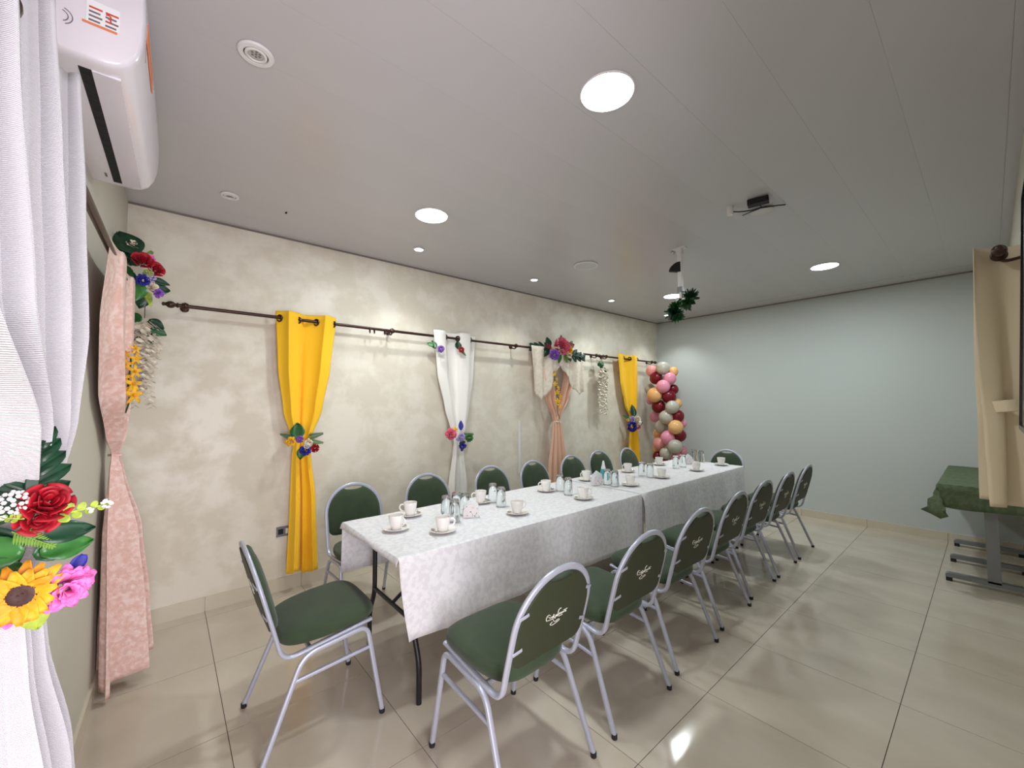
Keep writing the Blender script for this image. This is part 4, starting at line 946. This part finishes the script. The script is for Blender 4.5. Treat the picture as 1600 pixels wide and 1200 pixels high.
for cx_, cz_, n_, rr in ((.06, .02, 46, .07), (.04, -.03, 30, .06), (-.035, -.05, 30, .05), (-.055, -.11, 46, .06), (-.03, -.14, 30, .05)):
    mb = MB()
    for k in range(int(n_*1.7)):
        v = Vector((R.gauss(0, 1), R.gauss(0, 1), R.gauss(0, .8))).normalized()
        petal(mb, rr*R.uniform(.8, 1.35), .026, .004, Matrix.Translation(Vector((cx_*.8, cx_*.9, cz_))+v*rr*.15) @ basis(v.cross(Vector((.3, .2, .9))), R.uniform(0, 6.28)), .3, 3)
    mb.build('leaf_cluster', M['f_dark_green' if n_ > 40 else 'f_mid_green'], g, fix=False)

# ------------------------------------------------------------------ wall fittings and side furniture
so_ = tag(empty('wall_socket', (0, .972, .455)), 'grey double socket plate low on the stucco wall by the yellow curtain', 'socket')
MB().box((0, -.055, -.038), (.009, .055, .038)).build('plate', M['grey_plate'], so_, False)
for s in (-1, 1): MB().box((.009, s*.026-.018, -.02), (.011, s*.026+.018, .02)).build('outlet', M['white_plastic'] if s > 0 else M['dark'], so_, False)
tr = tag(MB().box((0, -.012, 0), (.014, .012, .62)).build('cable_trunking', M['white_plastic'], smooth=False), 'thin white cable trunking rising behind the chairs on the stucco wall', 'cable trunking'); tr.location = (0, onx(811, 690, 0).y, .62)
tv = tag(empty('television', (3.73, 1.95, 1.35)), 'large black wall screen seen edge on', 'television')
tvm = MB().box((-.004, -.70, 0), (.018, .72, .86))
for a_, b_ in (((-.010, -.71, -.008), (-.002, .73, .008)), ((-.010, -.71, .852), (-.002, .73, .868)), ((-.010, .715, -.008), (-.002, .73, .868)), ((-.010, -.71, -.008), (-.002, -.695, .868))): tvm.box(a_, b_)
tvm.xf(Matrix.Translation((-.014, 0, 0)) @ Matrix.Rotation(math.radians(2.6), 4, 'Y')).build('screen', M['tv'], tv, False)
MB().box((.004, -.2, .25), (.066, .2, .6)).build('wall_bracket', M['black_metal'], tv, False)
# side table with green cloth
X0t, X1t, Y0t, Y1t, ZTt = 3.345, 3.795, 4.98, 6.36, .78
st_ = tag(empty('side_table', ((X0t+X1t)/2, (Y0t+Y1t)/2, 0)), 'grey T-legged side table against the screen wall by the white end wall', 'table')
def L2(a, b_): return [a[0]-st_.location.x, a[1]-st_.location.y, a[2]], [b_[0]-st_.location.x, b_[1]-st_.location.y, b_[2]]
MB().box(*L2((X0t+.01, Y0t+.01, ZTt-.03), (X1t-.01, Y1t-.01, ZTt))).build('tabletop', M['tabletop'], st_, False)
for y in (5.10, 5.69, 6.29):
    lg = MB().box(*L2((3.575, y-.025, .05), (3.645, y+.025, ZTt-.03))).build('column', M['grey_metal'], st_, False)
    mb = MB(); pr = [(3.35, .03), (3.35, .052), (3.37, .064), (3.78, .064), (3.792, .052), (3.792, .03)]
    mb.prism([(a-st_.location.x, y-.025-st_.location.y, z) for a, z in pr], (0, .05, 0)).build('foot_bar', M['grey_metal'], st_, False)
    for x in (3.372, 3.775): MB().box(*L2((x-.02, y-.024, 0), (x+.015, y+.024, .03))).build('foot_pad', M['rubber'], st_, False)
# cloth: top plus drops at three sides with a pointed corner
def side_cloth():
    vs = []; ny_ = 44; P = []
    prof = [('D', d) for d in (.19, .15, .11, .07, .03, .01)]+[('T', t) for t in (0, .01, .04, .2, .4, .6, .8, .97, 1)]
    ys = [('E', d) for d in (.17, .13, .09, .05, .02)]+[('T', k/ny_) for k in range(ny_+1)]
    zt = ZTt+.004
    for ky, ty in ys:
        for kx, tx in prof:
            x, y, z = 0, 0, zt
            if ky == 'T': y = Y0t-.004+(Y1t-Y0t)*ty
            else: y = Y0t-.008
            if kx == 'T': x = X0t-.004+(X1t-X0t)*tx
            else: x = X0t-.008
            dx = tx if kx == 'D' else 0; dy = ty if ky == 'E' else 0
            if dx and dy:      # corner square of the cloth flares out and folds back on itself
                th = math.degrees(math.atan2(dy/.17, dx/.19)); rho = math.hypot(dx, dy); K = [(0, -.018, 0), (28, -.095, -.03), (52, .055, -.085), (90, 0, -.022)]
                for (t0, a0_, b0_), (t1, a1_, b1_) in zip(K[:-1], K[1:]):
                    if t0 <= th <= t1: f_ = (th-t0)/(t1-t0); ox, oy = a0_+(a1_-a0_)*f_, b0_+(b1_-b0_)*f_
                z = zt-.006-rho; x += ox*rho/.2; y += oy*rho/.2
            elif dx: z = zt-.006-dx*(1+.06*math.sin(y*9)); x -= .012*dx/.19*(1+math.sin(y*14))+.006
            elif dy: z = zt-.006-dy*(1+.05*math.sin(x*13)); y -= .014*dy/.17*(1+math.sin(x*19))+.006
            vs.append((x, y, z+(.0015*math.sin(y*30+x*11) if not dx and not dy else 0)))
    n = len(prof)
    return MB().add(vs, [(i*n+k, i*n+k+1, (i+1)*n+k+1, (i+1)*n+k) for i in range(len(ys)-1) for k in range(n-1)])
tag(side_cloth().build('green_tablecloth', M['green_cloth'], solid=.002), 'green damask cloth over the side table, corner hanging in a point', 'tablecloth')
